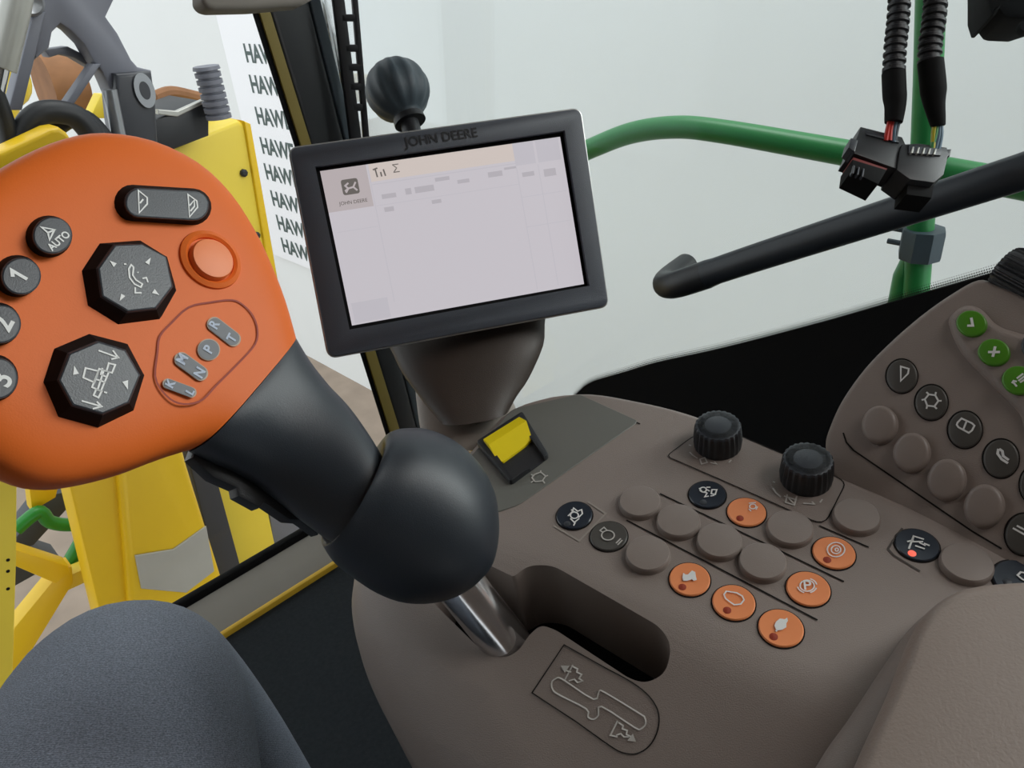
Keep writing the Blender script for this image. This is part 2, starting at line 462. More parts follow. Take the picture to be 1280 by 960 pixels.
kline([[(668, 593), (676, 590), (682, 595), (678, 601), (669, 602), (665, 597), (668, 593)], [(664, 593), (668, 595)], [(676, 588), (676, 591)], [(685, 594), (681, 596)], [(664, 603), (668, 600)], [(681, 604), (678, 600)]], .0009, 'gear_print', 'ink', .0012)

# buttons ----------------------------------------------------------------------------------
dome_bm = lambda r=.013: lathe([(r*1.04, -.002), (r*1.02, .0024), (r, .0036), (r*.95, .0043), (r*.6, .0047), (r*.02, .0048)], 40)
flat_bm = lambda r=.0115: lathe([(r, -.002), (r, .0008), (r*.95, .0014), (r*.5, .0012), (r*.02, .0011)], 40)
def at_k(px, py): p = KS(px, py); return K.M @ T(p)
domes = [(800, 631), (848, 655), (899, 680), (953, 706), (810, 696), (987, 664), (1070, 649), (1207, 708)]
d0 = None
for i, (x, y) in enumerate(domes):
    if d0 is None: d0 = obj('blank_button', dome_bm(), 'dome', console, at_k(x, y))
    else: copy_part(d0, 'blank_button', at_k(x, y), console)
rim_bm = lambda r: lathe([(r*.97, -.001), (r*1.07, -.001), (r*1.07, .0004), (r*.97, .0004)], 40)
def k_button(x, y, m, icon=(), led=None, label=None, w=.0009, r=.0115, ink='white', fills=()):
    b = obj('push_button', flat_bm(r), m, console, at_k(x, y))
    if label: b['label'] = label
    obj('button_rim', lathe([(r*.99, -.001), (r*1.06, -.001), (r*1.06, .0004), (r*.99, .0004)], 40), 'groove', b, at_k(x, y))
    if icon or fills:
        bm = strokes([[K.loc(x+a, y+c, .0018)+V((0, 0, drop(*K.loc(x, y).to_2d()))) for a, c in l] for l in icon], w)
        if fills: bm = join(bm, flat([[K.loc(x+a, y+c, .0019)+V((0, 0, drop(*K.loc(x, y).to_2d()))) for a, c in l] for l in fills]))
        fobj('icon', bm, ink, b, K.M)
    if led:
        q = K.loc(x+led[0], y+led[1], .0012)
        obj('indicator_lamp', lathe([(.0022, 0), (.0022, .0006), (.0001, .001)], 16), led[2], b, K.M @ T((q.x, q.y, .0009+drop(*K.loc(x, y).to_2d()))))
def circ(cx, cy, rx, ry, n=16, a0=0, a1=2*PI): return [(cx+rx*math.cos(a0+(a1-a0)*i/n), cy+ry*math.sin(a0+(a1-a0)*i/n)) for i in range(n+1)]
k_button(718, 645, 'cap_blue', [circ(0, -1, 5, 4), [(-8, 0), (-3, -5), (-1, -10), (4, -6), (9, -8), (10, -3), (5, 2)], [(-5, 3), (0, 8), (6, 3)], [(1, 8), (-1, 12)], [(-4, -8), (2, -4)]], (-9, 10, 'cap'), 'black round button with blower icon')
k_button(761, 671, 'cap_grey', [circ(-1, -2, 8, 6) , [(-8, -6), (-11, -8), (-6, -12), (-2, -8)], [(9, 8), (15, 2)], [(11, 10), (17, 4)]], None, 'dark grey round button with engine icon', .0008, ink='ink')
k_button(884, 619, 'cap_blue', [circ(-5, -7, 4, 3), [(-1, -10), (4, -10)], [(6, -7), (12, -7), (10, -1), (5, -2), (6, -7)], [(-10, -9), (-6, -4), (0, -3)], [(0, -3), (-3, 2), (2, 1)], [(4, 1), (9, 0)], [(0, -7), (3, -5)]], (-5, 9, 'cap'), 'black round button with drive icon')
k_button(933, 641, 'orange_btn', [circ(8, -8, 4, 3), [(3, -12), (12, -13)], [(3, -5), (6, -2)], [(12, -4), (14, -8)]], (-8, 7, 'orange_line'), 'orange round button with small gear icon', .0007)
k_button(1042, 692, 'orange_btn', [circ(3, -5, 6, 5), circ(3, -5, 11, 9), circ(4, -5, 2, 2)], (-8, 8, 'orange_line'), 'orange round button with toothed ring icon', .0007)
k_button(1010, 737, 'orange_btn', [circ(-1, -5, 9, 7), circ(-1, -5, 12, 9, 6, .6*PI, .95*PI), circ(-1, -5, 12, 9, 6, -.4*PI, -.05*PI), circ(-1, -5, 12, 9, 6, .1*PI, .4*PI)], None, 'orange round button with park brake letter', .0007)
k_button(862, 725, 'orange_btn', [], (-9, 9, 'orange_line'), 'orange round button with rabbit icon', fills=[[(-9, -3), (-8, -9), (-5, -7), (-2, -7), (3, -12), (7, -10), (8, -4), (9, 0), (5, 1), (3, -1), (-3, 1), (-8, 1)]])
k_button(917, 754, 'orange_btn', [[(-12, -11), (-9, -15), (-2, -14), (4, -13), (11, -9), (13, -4), (9, 1), (1, 2), (-5, -2), (-10, -6), (-12, -11)]], (-8, 9, 'orange_line'), 'orange round button with engine outline icon', .0008)
k_button(976, 786, 'orange_btn', [[(-6, 3), (-3, -1)]], (-9, 10, 'orange_line'), 'orange round button with turtle icon', fills=[[(-8, -4), (-6, -9), (-1, -13), (5, -12), (8, -14), (9, -10), (7, -7), (7, -2), (2, 1), (-3, 2), (-6, 1)]])
k_button(1146, 682, 'cap_blue', [[(-10, 4), (-4, -12), (9, -8)], [(-4, -12), (-6, -5), (8, -5)], [(3, -4), (11, 0)], [(-2, 0), (10, 4)], [(-12, -5), (-4, -7)], [(9, -3), (16, 0)]], (-6, 10, 'led_red'), 'black round button with lit red indicator', .0010)
k_button(1276, 727, 'cap_blue', [[(2, -3), (-4, -8), (0, -12), (10, -10), (12, 2), (2, -3)]], (-17, 0, 'cap'), 'black oval button half under the armrest pad', .0010, r=.0135)
# raised frames around two buttons
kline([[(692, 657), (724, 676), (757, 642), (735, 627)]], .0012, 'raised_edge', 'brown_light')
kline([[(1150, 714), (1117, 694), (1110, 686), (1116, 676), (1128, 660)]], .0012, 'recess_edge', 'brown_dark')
# P on the park brake button
fobj('icon', put_text(K, 'P', (1009, 732), (1, .05), .009, .0020, .0001), 'white', [c for c in console.children if c.get('label') == 'orange round button with park brake letter'][0], K.M)

# knob plate and the two knobs
kp = [KS(*p) for p in [(833, 571), (868, 545), (905, 537), (985, 571), (1058, 603), (1030, 658), (925, 611)]]
kp2 = round_corners([V((p.x, p.y, 0)) for p in kp], [.004, .006, .004, .0, .006, .008, .0], 4)
obj('knob_plate', prism([(p.x, p.y) for p in kp2], -.004, .0005, .0003, 1), 'plate', console, K.M).data.materials[0] = M['brown']
fobj('plate_groove', strokes([[V((p.x, p.y, .0008)) for p in kp2+[kp2[0]]]], .0007), 'groove', console, K.M)
def knob(x, y, hgt=.0185):
    k = obj('rotary_knob', lathe([(.0155, 0), (.0156, .006), (.0148, hgt*.85), (.0143, hgt*.96), (.0131, hgt), (.0085, hgt), (.008, hgt-.0007), (.0002, hgt-.0007)], 96,
            lambda a, i: 1 + (.035*math.cos(24*a) if 0 < i < 4 else 0)), 'black', console, at_k(x, y), 50)
    obj('knob_tick_ring', lathe([(.0137, hgt*.97), (.0148, hgt*.90), (.0143, hgt*.985), (.0137, hgt*1.0)], 96, lambda a, i: 1+(.03*math.cos(24*a) if i in (1, 2) else 0)), 'cap', k, at_k(x, y))
    return k
knob(897, 556)['label'] = 'black ribbed knob nearer the monitor'
knob(1007, 599)['label'] = 'black ribbed knob beside the keypad'
kline([[(862, 565), (866, 569), (872, 573)], [(875, 574), (881, 572), (884, 578), (877, 580), (875, 574)], [(888, 578), (896, 580), (893, 577)], [(911, 578), (914, 575)], [(861, 556), (864, 557)]], .0009, 'dial_print', 'ink', .0012)
kline([[(966, 610), (970, 616), (976, 621)], [(980, 620), (996, 625)], [(984, 618), (982, 628), (993, 631), (996, 620)], [(986, 623), (992, 629)], [(1004, 629), (1018, 630), (1015, 627)], [(1025, 628), (1028, 624)], [(966, 602), (969, 603)]], .0009, 'dial_print', 'ink', .0012)

# legend plate beside the slot
lg = [(705, 806), (757, 835), (790, 853), (812, 871), (823, 891), (822, 913), (812, 932), (796, 942), (779, 941), (762, 932), (720, 902), (665, 866)]
lgs = [lg[0]] + [(p.x, p.y) for p in cat_rom([V((*p, 0)) for p in lg[1:-1]], 4)] + [lg[-1]]
fobj('plate_groove', strokes([[KS(x, y, .0005) for x, y in lgs+[lgs[0]]]], .0007), 'groove', console, K.M)
track = [(697, 847), (690, 852), (691, 862), (700, 869), (733, 886), (735, 896), (742, 899), (748, 894), (752, 883), (793, 909), (801, 911), (807, 905), (806, 897), (800, 892), (757, 866), (749, 864), (742, 874), (705, 850), (697, 847)]
track = [(p.x, p.y) for p in cat_rom([V((*p, 0)) for p in track], 3)]
fobj('legend_print', strokes([[KS(x, y, .0006) for x, y in l] for l in [track,
    [(706, 850), (716, 831)], [(707, 838), (714, 840)], [(716, 833), (722, 836), (721, 840), (727, 843), (724, 848), (728, 851), (722, 853), (718, 849), (711, 851)],
    [(772, 901), (763, 919), (772, 921)], [(773, 903), (779, 907), (778, 911), (784, 913), (783, 918), (789, 921)], [(770, 919), (776, 917), (780, 921), (786, 921)]]], .0008), 'ink', console, K.M)
for l in [[(701, 832), (712, 832), (706, 841)], [(795, 927), (784, 926), (791, 917)]]: fobj('legend_arrow', flat([[KS(x, y, .0007) for x, y in l]]), 'ink', console, K.M)

# raised base under the armrest pad
bs = [(995, 1000), (1030, 930), (1062, 885), (1105, 820), (1140, 772), (1185, 742), (1280, 728), (1420, 735), (1480, 1050), (1000, 1080)]
bp = cat_rom([V((*K.loc(x, y, .010).to_2d(), 0)) for x, y in bs], 6, True)
obj('armrest_base', prism([(p.x, p.y) for p in bp], -.06, .012, .016, 5), 'brown', console, K.M, 40, True)

# ================================================================== armrest pad
pd = [(1045, 1010), (1075, 940), (1108, 868), (1135, 800), (1160, 765), (1205, 741), (1290, 733), (1370, 738), (1430, 770), (1465, 850), (1475, 980), (1455, 1090), (1375, 1165), (1245, 1195), (1120, 1190), (1030, 1150), (1018, 1080)]
pp = cat_rom([V((*K.loc(x, y, .030).to_2d(), 0)) for x, y in pd], 7, True)
cp = sum(pp, V())/len(pp)
pq = [V((p.x-cp.x, p.y-cp.y, 0)) for p in pp]
if area2(pq) < 0: pq.reverse()
pr_ = [[V((p.x*k, p.y*k, z)) for p in pq] for k, z in [(.965, -.022), (.985, -.018), (1, -.009)] + [(1-.17*(1-math.cos(math.radians(a))), -.009+.019*math.sin(math.radians(a))) for a in range(11, 91, 11)] + [(.6, .0108), (.3, .011), (.01, .011)]]
pad = obj('armrest_pad', rings_bm(pr_), 'pad', None, K.M @ T((cp.x, cp.y, .034)), 50, True)
tag(pad, 'padded grey-brown armrest cushion in the bottom right corner behind the buttons', 'armrest')

# ================================================================== keypad panel
keypad = empty('keypad_panel', Q.M)
tag(keypad, 'raised grey-brown side keypad with three green buttons right of the knobs', 'control panel')
ko = [(1030, 556), (1036, 532), (1052, 498), (1080, 459), (1112, 426), (1150, 393), (1188, 366), (1222, 348), (1246, 354), (1290, 372), (1380, 412), (1400, 520), (1390, 690), (1335, 745), (1280, 752), (1200, 716), (1125, 670), (1062, 622), (1036, 590)]
pts = cat_rom([V((*Q.loc(*p).to_2d(), 0)) for p in ko], 4, True)
obj('panel_body', prism([(p.x, p.y) for p in pts], -.022, 0, .004, 4), 'brown', keypad, Q.M, 34, True)
def qline(lines, w, name, m, h=.0004, parent=keypad): return fobj(name, strokes([[Q.loc(x, y, h) for x, y in l] for l in lines], w), m, parent, Q.M)
qline([[(1054, 541), (1058, 553), (1067, 563), (1130, 606), (1215, 664), (1252, 686)]], .0010, 'groove', 'groove')
# raised tray of the green buttons
ty = [(1184, 404), (1190, 388), (1207, 379), (1226, 384), (1247, 404), (1285, 417), (1360, 440), (1420, 600), (1340, 570), (1283, 540), (1272, 515), (1236, 478), (1200, 440)]
tp = cat_rom([V((*Q.loc(*p, .004).to_2d(), 0)) for p in ty], 5, True)
obj('button_tray', prism([(p.x, p.y) for p in tp], -.002, .004, .0055, 5), 'brown', keypad, Q.M, 50, True)
def q_disc(cx, cy, w, h, z0, z1, rot=0, n=40, e=.0012):
    pts = []
    for i in range(n):
        a = 2*PI*i/n; x, y = w/2*math.cos(a), h/2*math.sin(a)
        pts.append(V((*Q.loc(cx+x*math.cos(rot)-y*math.sin(rot), cy+x*math.sin(rot)+y*math.cos(rot), z1).to_2d(), 0)))
    c = sum(pts, V())/n
    return prism([(p.x-c.x, p.y-c.y) for p in pts], z0, z1, e, 3), c
def q_button(cx, cy, w, h, m, z0=-.002, z1=.0015, rot=0, icon=(), name='push_button', lw=.0010, rim=True, label=None, e=.0012):
    bm, c = q_disc(cx, cy, w, h, z0, z1, rot, e=e)
    b = obj(name, bm, m, keypad, Q.M @ T(c), 50)
    if label: b['label'] = label
    if rim:
        rb, c2 = q_disc(cx, cy, w*1.07, h*1.07, z0, z1-.001, rot, e=.0003); obj('button_rim', rb, 'groove', b, Q.M @ T(c2))
    if icon: fobj('icon', strokes([[Q.loc(cx+a, cy+d, z1+.0003) for a, d in l] for l in icon], lw), 'white', b, Q.M)
    return b
for x, y in [(1098, 530), (1138, 565), (1182, 599), (1229, 632)]:
    s = 1+(x-1098)*.0011
    q_button(x, y, 45*s, 49*s, 'dome', z1=.0052, name='blank_button', rot=.25, rim=False, e=.0030)
q_button(1127, 470, 39, 42, 'cap_grey', icon=[[(-1, -12), (9, -9), (8, -3), (-1, 6), (-1, -12)]], label='dark grey button with triangle icon')
q_button(1164, 503, 41, 44, 'cap_grey', icon=[[(-8, -4), (-3, -10), (5, -9), (9, -2), (4, 5), (-5, 4), (-8, -4)], [(-8, -4), (-12, -3)], [(-3, -10), (-6, -13)], [(5, -9), (6, -13)], [(9, -2), (13, -2)], [(4, 5), (7, 8)], [(-5, 4), (-6, 8)]], label='dark grey button with toothed wheel icon')
q_button(1206, 537, 43, 46, 'cap_grey', icon=[[(-9, -9), (-4, -14), (9, -8), (12, -5), (9, 1), (5, 4), (-8, -3), (-10, -6), (-9, -9)], [(2, -10), (-2, 0)]], label='dark grey button with boxed icon')
q_button(1251, 573, 45, 48, 'cap_grey', icon=[[(-3, -12), (-4, -6), (1, 1), (9, 6)], [(-2, -12), (2, -9), (3, -3), (10, 2)]], lw=.0013, label='dark grey button with bent spout icon')
q_button(1294, 606, 40, 48, 'cap_grey')
q_button(1280, 668, 48, 52, 'cap_grey', icon=[[(-14, -8), (2, 1)], [(-9, -11), (6, -3)]], label='dark grey button with double bar icon')
q_button(1214, 404, 39, 33, 'green_btn', .003, .0065, .15, [[(-5, 3), (2, 3), (0, -7)]], lw=.0014, rim=False, label='green button with tick')
q_button(1242, 440, 41, 34, 'green_btn', .003, .0065, .15, [[(-7, 0), (8, 0)], [(-1, 6), (2, -7)]], lw=.0014, rim=False, label='green button with cross')
q_button(1273, 475, 43, 36, 'green_btn', .003, .0065, .15, [[(-8, 4), (-6, 1), (-2, 2)], [(-7, 2), (-2, 8)], [(-2, -2), (6, -8)], [(0, 1), (8, -5)], [(2, 3), (10, -2)]], lw=.0010, rim=False, label='green button with stripes icon')
q_button(1294, 432, 36, 36, 'cap', .003, .0065, rim=False)
# ribbed thumb wheel at the upper edge
wc = Q.at(1298, 358, -.010)
wax = (Q.at(1290, 385) - Q.at(1245, 360)).normalized()
wm = Matrix.Translation(wc) @ V((0, 0, 1)).rotation_difference(wax).to_matrix().to_4x4()
obj('thumb_wheel', lathe([(.001, -.022), (.0135, -.022), (.0148, -.019), (.0148, .019), (.0135, .022), (.001, .022)], 120, lambda a, i: 1+(.03*(1 if math.cos(30*a) > 0 else -1) if 0 < i < 5 else 0)), 'black', keypad, wm, 20)

# ================================================================== joystick
joy = empty('joystick', T(P(520, 640, .405)))
tag(joy, 'large multi-function joystick with orange button head and black ball foot', 'joystick')
HT = .022
JM = J.up(-HT)
UL = [((-100, 352), (-106, 430)), ((-80, 290), (-98, 490)), ((-38, 245), (-72, 540)), ((15, 210), (-32, 580)), ((70, 186), (18, 606)), ((120, 178), (60, 612)), ((180, 187), (102, 606)),
      ((235, 213), (147, 594)), ((275, 250), (181, 581)), ((305, 295), (206, 572)), ((325, 335), (221, 567)), ((343, 380), (233, 563)), ((357, 428), (243, 560))]
NK = [((357, 428), (243, 562)), ((373, 447), (268, 577)), ((401, 475), (300, 594)), ((434, 507), (340, 622)), ((461, 543), (374, 648)), ((480, 574), (404, 668))]
def head_ring(u, l, tf, tb, pf, pb, n=44, h=0.0):
    a, b = JM.at(*u, h), JM.at(*l, h); c = (a+b)/2; w = (a-b)/2; W_ = w.length; e = w.normalized()
    out = []
    for i in range(n):
        t = 2*PI*i/n; co, si = math.cos(t), math.sin(t)
        p = pf if si >= 0 else pb; th = tf if si >= 0 else tb
        x = math.copysign(abs(co)**(2/p), co); y = math.copysign(abs(si)**(2/p), si)
        out.append(c+e*x*W_+J.N*y*th)
    return out
def dens(UL, n):
    us = cat_rom([V((*u, 0)) for u, l in UL], n); ls = cat_rom([V((*l, 0)) for u, l in UL], n)
    return [((a.x, a.y), (b.x, b.y)) for a, b in zip(us, ls)]
H = dens(UL, 3); rings = []
for i, (u, l) in enumerate(H):
    s = min(1, (i+.6)/7); k = s**.5; e = i/(len(H)-1)
    rings.append(head_ring(u, l, HT*k, .026*k, 4.2-.9*max(0, e-.6)/.4, 2.4))
obj('head', rings_bm(rings), 'orange', joy, ang=50)
def ball_ring(u, l, z, dep, n=44, bow=0.0):
    a, b = P(*u, z), P(*l, z); c = (a+b)/2; w_ = (a-b)/2; d_ = wd((.15, .05, -1)).normalized()
    ax = wd((.78, .62, 0))*bow
    return [c+w_*math.cos(2*PI*k/n)+d_*math.sin(2*PI*k/n)*dep+ax*max(0, math.sin(2*PI*k/n)) for k in range(n)]
NN = dens(NK, 4); rings = []
for i, (u, l) in enumerate(NN):
    e = i/(len(NN)-1); f = e*e*(3-2*e)
    A_ = head_ring(u, l, HT*(1-e)+.025*e, .026, 3.3-1.2*min(1, e*2.2), 2.3-.25*e, h=.008*e)
    B_ = ball_ring(u, l, .402, .0262, bow=.011*f)
    rings.append([p.lerp(q, f) for p, q in zip(A_, B_)])
obj('neck', rings_bm(rings), 'grip', joy, ang=50)
FT_ = [((472, 581, .4015, .024), (412, 662)), ((479, 571, .402, .0275), (403, 669)), ((479, 558, .403, .0305), (402, 673)), ((481, 547, .405, .0335), (402, 677)), ((490, 540, .409, .0372), (409, 688)), ((505, 536, .414, .041), (419, 700)), ((535, 537, .420, .0448), (438, 715)), ((570, 552, .426, .0462), (470, 736)), ((600, 580, .43, .045), (505, 748)), ((617, 612, .431, .0385), (545, 747)), ((622, 640, .431, .029), (578, 735)), ((622, 660, .431, .019), (603, 715)), ((618, 676, .431, .009), (613, 702)), ((616, 688, .431, .001), (615, 690))]
us_ = cat_rom([V(u[:3]) for u, l in FT_], 4); ls_ = cat_rom([V((l[0], l[1], u[3])) for u, l in FT_], 4)
rings = []
for i, (u, l) in enumerate(zip(us_, ls_)):
    rings.append(ball_ring((u.x, u.y), (l.x, l.y), u.z, l.z, bow=.011*max(0, 1-i/22)))
obj('ball_foot', rings_bm(rings), 'grip', joy, ang=70)
# chrome shaft
obj('shaft', tube([P(545, 692, .434), P(592, 752, .446), P(636, 808, .458), P(668, 848, .468)], .0143, 28), 'chrome', joy)
# trigger paddles behind the neck
solid('trigger_paddle', J.up(-HT-.006), [(246, 556), (330, 598), (398, 655), (400, 668), (377, 651), (362, 650), (331, 629), (325, 635), (298, 620), (296, 610), (267, 597), (240, 572)], .009, 'black', joy, .002)

def j_raise(base, top, h, m, name, cap=None, e=.0, icon=(), lw=.0007, label=None, sink=-.006):
    """button with a base outline and a smaller top outline, both traced on their own level"""
    b = [J.loc(x, y, -.0012) for x, y in base]; t = [J.loc(x, y, h) for x, y in top]
    if area2([V((p.x, p.y, 0)) for p in b]) < 0: b.reverse(); t.reverse()
    bb = [V((p.x, p.y, sink)) for p in b]
    mid = [a.lerp(c, .86) for a, c in zip(b, t)]; ti = offset([V((p.x, p.y, h)) for p in t], .0006)
    o = obj(name, rings_bm([bb, b, mid]), M['deep'] if m == 'cap' else m, joy, J.M, 25)
    if label: o['label'] = label
    md = [V((p.x, p.y, p.z-.0002)) for p in mid]
    obj('cap', rings_bm([md, [V((p.x, p.y, h-.0003)) for p in t], ti]), m, o, J.M, 25)
    if icon: fobj('icon', strokes([[J.loc(x, y, h+.0003) for x, y in l] for l in icon], lw), 'white', o, J.M)
    return o
def tri(cx, cy, dx, dy, s=4): 
    l = math.hypot(dx, dy); dx, dy = dx/l, dy/l
    return [(cx+dx*s*1.25, cy+dy*s*1.25), (cx-dx*s-dy*s*.75, cy-dy*s+dx*s*.75), (cx-dx*s+dy*s*.75, cy-dy*s-dx*s*.75)]
oct1b = [(122, 304), (175, 300), (209, 321), (221, 364), (200, 401), (146, 408), (107, 384), (99, 339)]
oct1t = [(144, 306), (178, 305), (208, 321), (216, 358), (195, 385), (160, 389), (128, 370), (123, 335)]
sp_icon = [[(161, 336), (164, 331), (167, 334), (166, 344), (170, 350), (178, 355), (176, 359), (168, 355), (162, 347), (161, 336)], [(178, 348), (183, 347), (185, 353)], [(169, 359), (169, 366), (177, 366)], [(155, 330), (158, 330)], [(172, 340), (173, 341)]]
o1 = j_raise(oct1b, oct1t, .0075, 'cap', 'rocker_pad', icon=sp_icon, label='black octagonal pad with spout icon')
fobj('arrow', flat([[J.loc(x, y, .0078) for x, y in tri(*a)] for a in [(141, 329, -1, -.8), (186, 326, .6, -1), (195, 366, 1, .7), (152, 372, -.6, 1)]]), 'white', o1, J.M)
oct2b = [(110, 416), (160, 429), (181, 469), (167, 513), (123, 534), (73, 521), (52, 478), (65, 435)]
oct2t = [(123, 427), (157, 438), (175, 469), (161, 503), (129, 517), (91, 506), (74, 475), (87, 442)]
sp2 = [[(107, 460), (123, 464), (118, 478), (104, 472), (107, 460)], [(124, 461), (136, 465), (126, 489), (115, 484), (124, 461)], [(136, 454), (144, 456), (140, 466), (133, 464), (136, 454)], [(130, 462), (122, 487)], [(120, 474), (132, 478)], [(120, 487), (127, 489), (123, 497), (117, 494), (120, 487)], [(128, 460), (126, 468), (133, 471)], [(130, 490), (134, 491)],
      [(123, 438), (148, 447)], [(141, 438), (148, 447), (139, 449)], [(102, 501), (127, 508)], [(121, 502), (127, 508), (116, 511)]]
o2 = j_raise(oct2b, oct2t, .0075, 'cap', 'rocker_pad', icon=sp2, label='black octagonal pad with header icon')
fobj('arrow', flat([[J.loc(x, y, .0078) for x, y in tri(*a)] for a in [(94, 463, -.2, -1, 5), (158, 481, .3, 1, 5)]]), 'white', o2, J.M)
# long rocker with two triangles
def pill(ax, ay, bx, by, r, n=10):
    a = math.atan2(by-ay, bx-ax)
    return [(bx+r*math.cos(a-PI/2+PI*i/n), by+r*math.sin(a-PI/2+PI*i/n)) for i in range(n+1)] + [(ax+r*math.cos(a+PI/2+PI*i/n), ay+r*math.sin(a+PI/2+PI*i/n)) for i in range(n+1)]
j_raise(pill(164, 254, 241, 259, 23.5), pill(175, 253, 243, 257, 18), .006, 'cap', 'long_rocker', icon=[[(173, 238), (174, 266), (184, 255), (184, 247), (173, 238)], [(179, 249), (175, 254)], [(235, 243), (237, 271), (247, 259), (246, 251), (235, 243)], [(237, 257), (243, 250), (243, 258), (238, 264)]], label='long black rocker with two triangle icons')
def ell(cx, cy, rx, ry, n=28): return [(cx+rx*math.cos(2*PI*i/n), cy+ry*math.sin(2*PI*i/n)) for i in range(n)]
def jb(cx, cy, rx, ry, tx, ty, label): return j_raise(ell(cx, cy, rx, ry), ell(tx, ty, rx*.82, ry*.85), .006, 'cap', 'round_button', label=label)
bA = jb(60, 296, 30, 27, 66, 294, 'black round button with AUTO lettering')
fobj('icon', strokes([[J.loc(x, y, .0063) for x, y in l] for l in [[(52, 284), (68, 287), (60, 291), (52, 284)], [(60, 291), (62, 300), (68, 287)]]], .0008), 'white', bA, J.M)
dB = (.48, -.88)
fobj('lettering', put_text(J, 'AUTO', (74, 301), (.76, -.64), .0040, .0063, .00012), 'white', bA, J.M)
for ch, (cx, cy, rx, ry, tx, ty), q in (('1', (20, 345, 30, 27, 27, 345), (25, 344)), ('2', (-5, 405, 31, 28, 1, 405), (3, 404)), ('3', (-8, 472, 31, 30, -3, 473), (2, 474))):
    b = jb(cx, cy, rx, ry, tx, ty, 'black round button numbered '+ch)
    if ch == '1': fobj('lettering', strokes([[J.loc(x, y, .0063) for x, y in [(16, 346), (15, 338), (34, 349)]]], .0014), 'white', b, J.M)
    else: fobj('lettering', put_text(J, ch, q, dB, .011, .0063, .0002), 'white', b, J.M)
# orange thumb button in its ring
c0 = J.loc(262, 327, 0)
obj('thumb_button', lathe([(.0105, -.004), (.0105, .003), (.0098, .0045), (.006, .005), (.0002, .005)], 36), 'orange_knob', joy, J.M @ T((c0.x, c0.y, 0)))
c1 = J.loc(263, 325, 0)
obj('button_ring', lathe([(.0112, -.004), (.0114, .0012), (.0128, .0022), (.0150, .0012), (.0162, -.004)], 40), 'orange', joy, J.M @ T((c1.x, c1.y, 0)))
# legend field
lf = [(236, 384), (262, 378), (290, 375), (305, 382), (317, 396), (322, 413), (319, 430), (300, 452), (270, 482), (254, 499), (236, 505), (218, 502), (203, 489), (194, 470), (197, 440), (200, 420), (215, 403)]
lfp = [(p.x, p.y) for p in cat_rom([V((*p, 0)) for p in lf], 3, True)]
fobj('legend_outline', strokes([[J.loc(x, y, .0006) for x, y in lfp+[lfp[0]]]], .0009), 'orange_line', joy, J.M)
for nm, pb, tx in (('legend_patch', pill(269, 406, 291, 423, 8.5), (('R', 268, 406), ('T', 290, 423))), ('legend_patch', ell(261, 437, 13, 12.5), (('P', 261, 437),)), ('legend_patch', pill(228, 450, 250, 466, 8.5), (('M', 228, 449), ('N', 250, 466))), ('legend_patch', pill(211, 480, 238, 490, 6), (('K', 213, 480), ('L', 238, 490)))):
    o = fobj(nm, flat([[J.loc(x, y, .0010) for x, y in pb]]), 'pill', joy, J.M)
    cx = sum(p[0] for p in pb)/len(pb); cy = sum(p[1] for p in pb)/len(pb)
    fobj('patch_edge', flat([[J.loc(cx+(x-cx)*1.09, cy+(y-cy)*1.09, .0008) for x, y in pb]]), 'pill_edge', o, J.M)
    for ch, x, y in tx: fobj('letter', put_text(J, ch, (x, y), dB, .0062 if ch not in 'KL' else .005, .0013, .0002), 'letter', o, J.M)

# ================================================================== monitor
mon = empty('display_monitor', MO.M)
tag(mon, 'dark framed touch monitor with lit pale screen on a brown pedestal', 'monitor')
oc = round_corners([MO.loc(*p) for p in [(361, 185), (726, 135), (761, 382), (411, 447)]], .0065, 6)
hb = obj('housing', prism([(p.x, p.y) for p in oc], -.028, 0, .0015, 2, rb=.004), 'bezel', mon, MO.M)
boolean(hb, prism([(p.x, p.y) for p in [MO.loc(*p) for p in [(394, 208), (706, 163), (737, 357), (437, 412)]]], -.0055, .03), MO.M)
rm = offset(oc if area2(oc) > 0 else list(reversed(oc)), -.0011)
obj('rim', prism([(p.x, p.y) for p in rm], -.009, -.0022, .0008, 2, rb=.0015), 'silver', mon, MO.M)['label'] = 'thin silver rim'
boolean(bpy.data.objects['rim'], prism([(p.x, p.y) for p in offset(oc if area2(oc) > 0 else list(reversed(oc)), .002)], -.02, .02), MO.M)
sb = [MO.loc(*p, -.005) for p in [(394, 208), (706, 163), (737, 357), (437, 412)]]
obj('screen_border', prism([(p.x, p.y) for p in sb], -.0075, -.0052), 'deep', mon, MO.M)
SC = [(400, 214), (700, 171), (730, 355), (440, 407)]
sc_ = [MO.loc(*p, -.005) for p in SC]
scr = obj('screen', prism([(p.x, p.y) for p in sc_], -.0056, -.0048), 'screen', mon, MO.M); scr['label'] = 'lit pale touch screen'
def sxy(u, v):                             # point of the screen by its own width and height
    a = V((*SC[0], 0)).lerp(V((*SC[1], 0)), u); b = V((*SC[3], 0)).lerp(V((*SC[2], 0)), u); q = a.lerp(b, v); return q.x, q.y
def sp_(u, v, h=-.0047): return MO.loc(*sxy(u, v), h)
def srect(u0, v0, u1, v1): return [(u0, v0), (u1, v0), (u1, v1), (u0, v1)]
def spoly(name, polys, m, h): return fobj(name, flat([[sp_(u, v, h) for u, v in p] for p in polys]), m, scr, MO.M)
spoly('header_bar', [srect(.2, .0, .80, .115)], 'scr_peach', -.00470)
spoly('side_column', [srect(0, 0, .19, .27)], 'scr_dim', -.00470)
for t_ in (srect(.80, .0, .885, .15), srect(.895, 0, .99, .15), srect(.015, .86, .17, .99)): spoly('key_tile', [t_], 'scr_tone', -.00468)
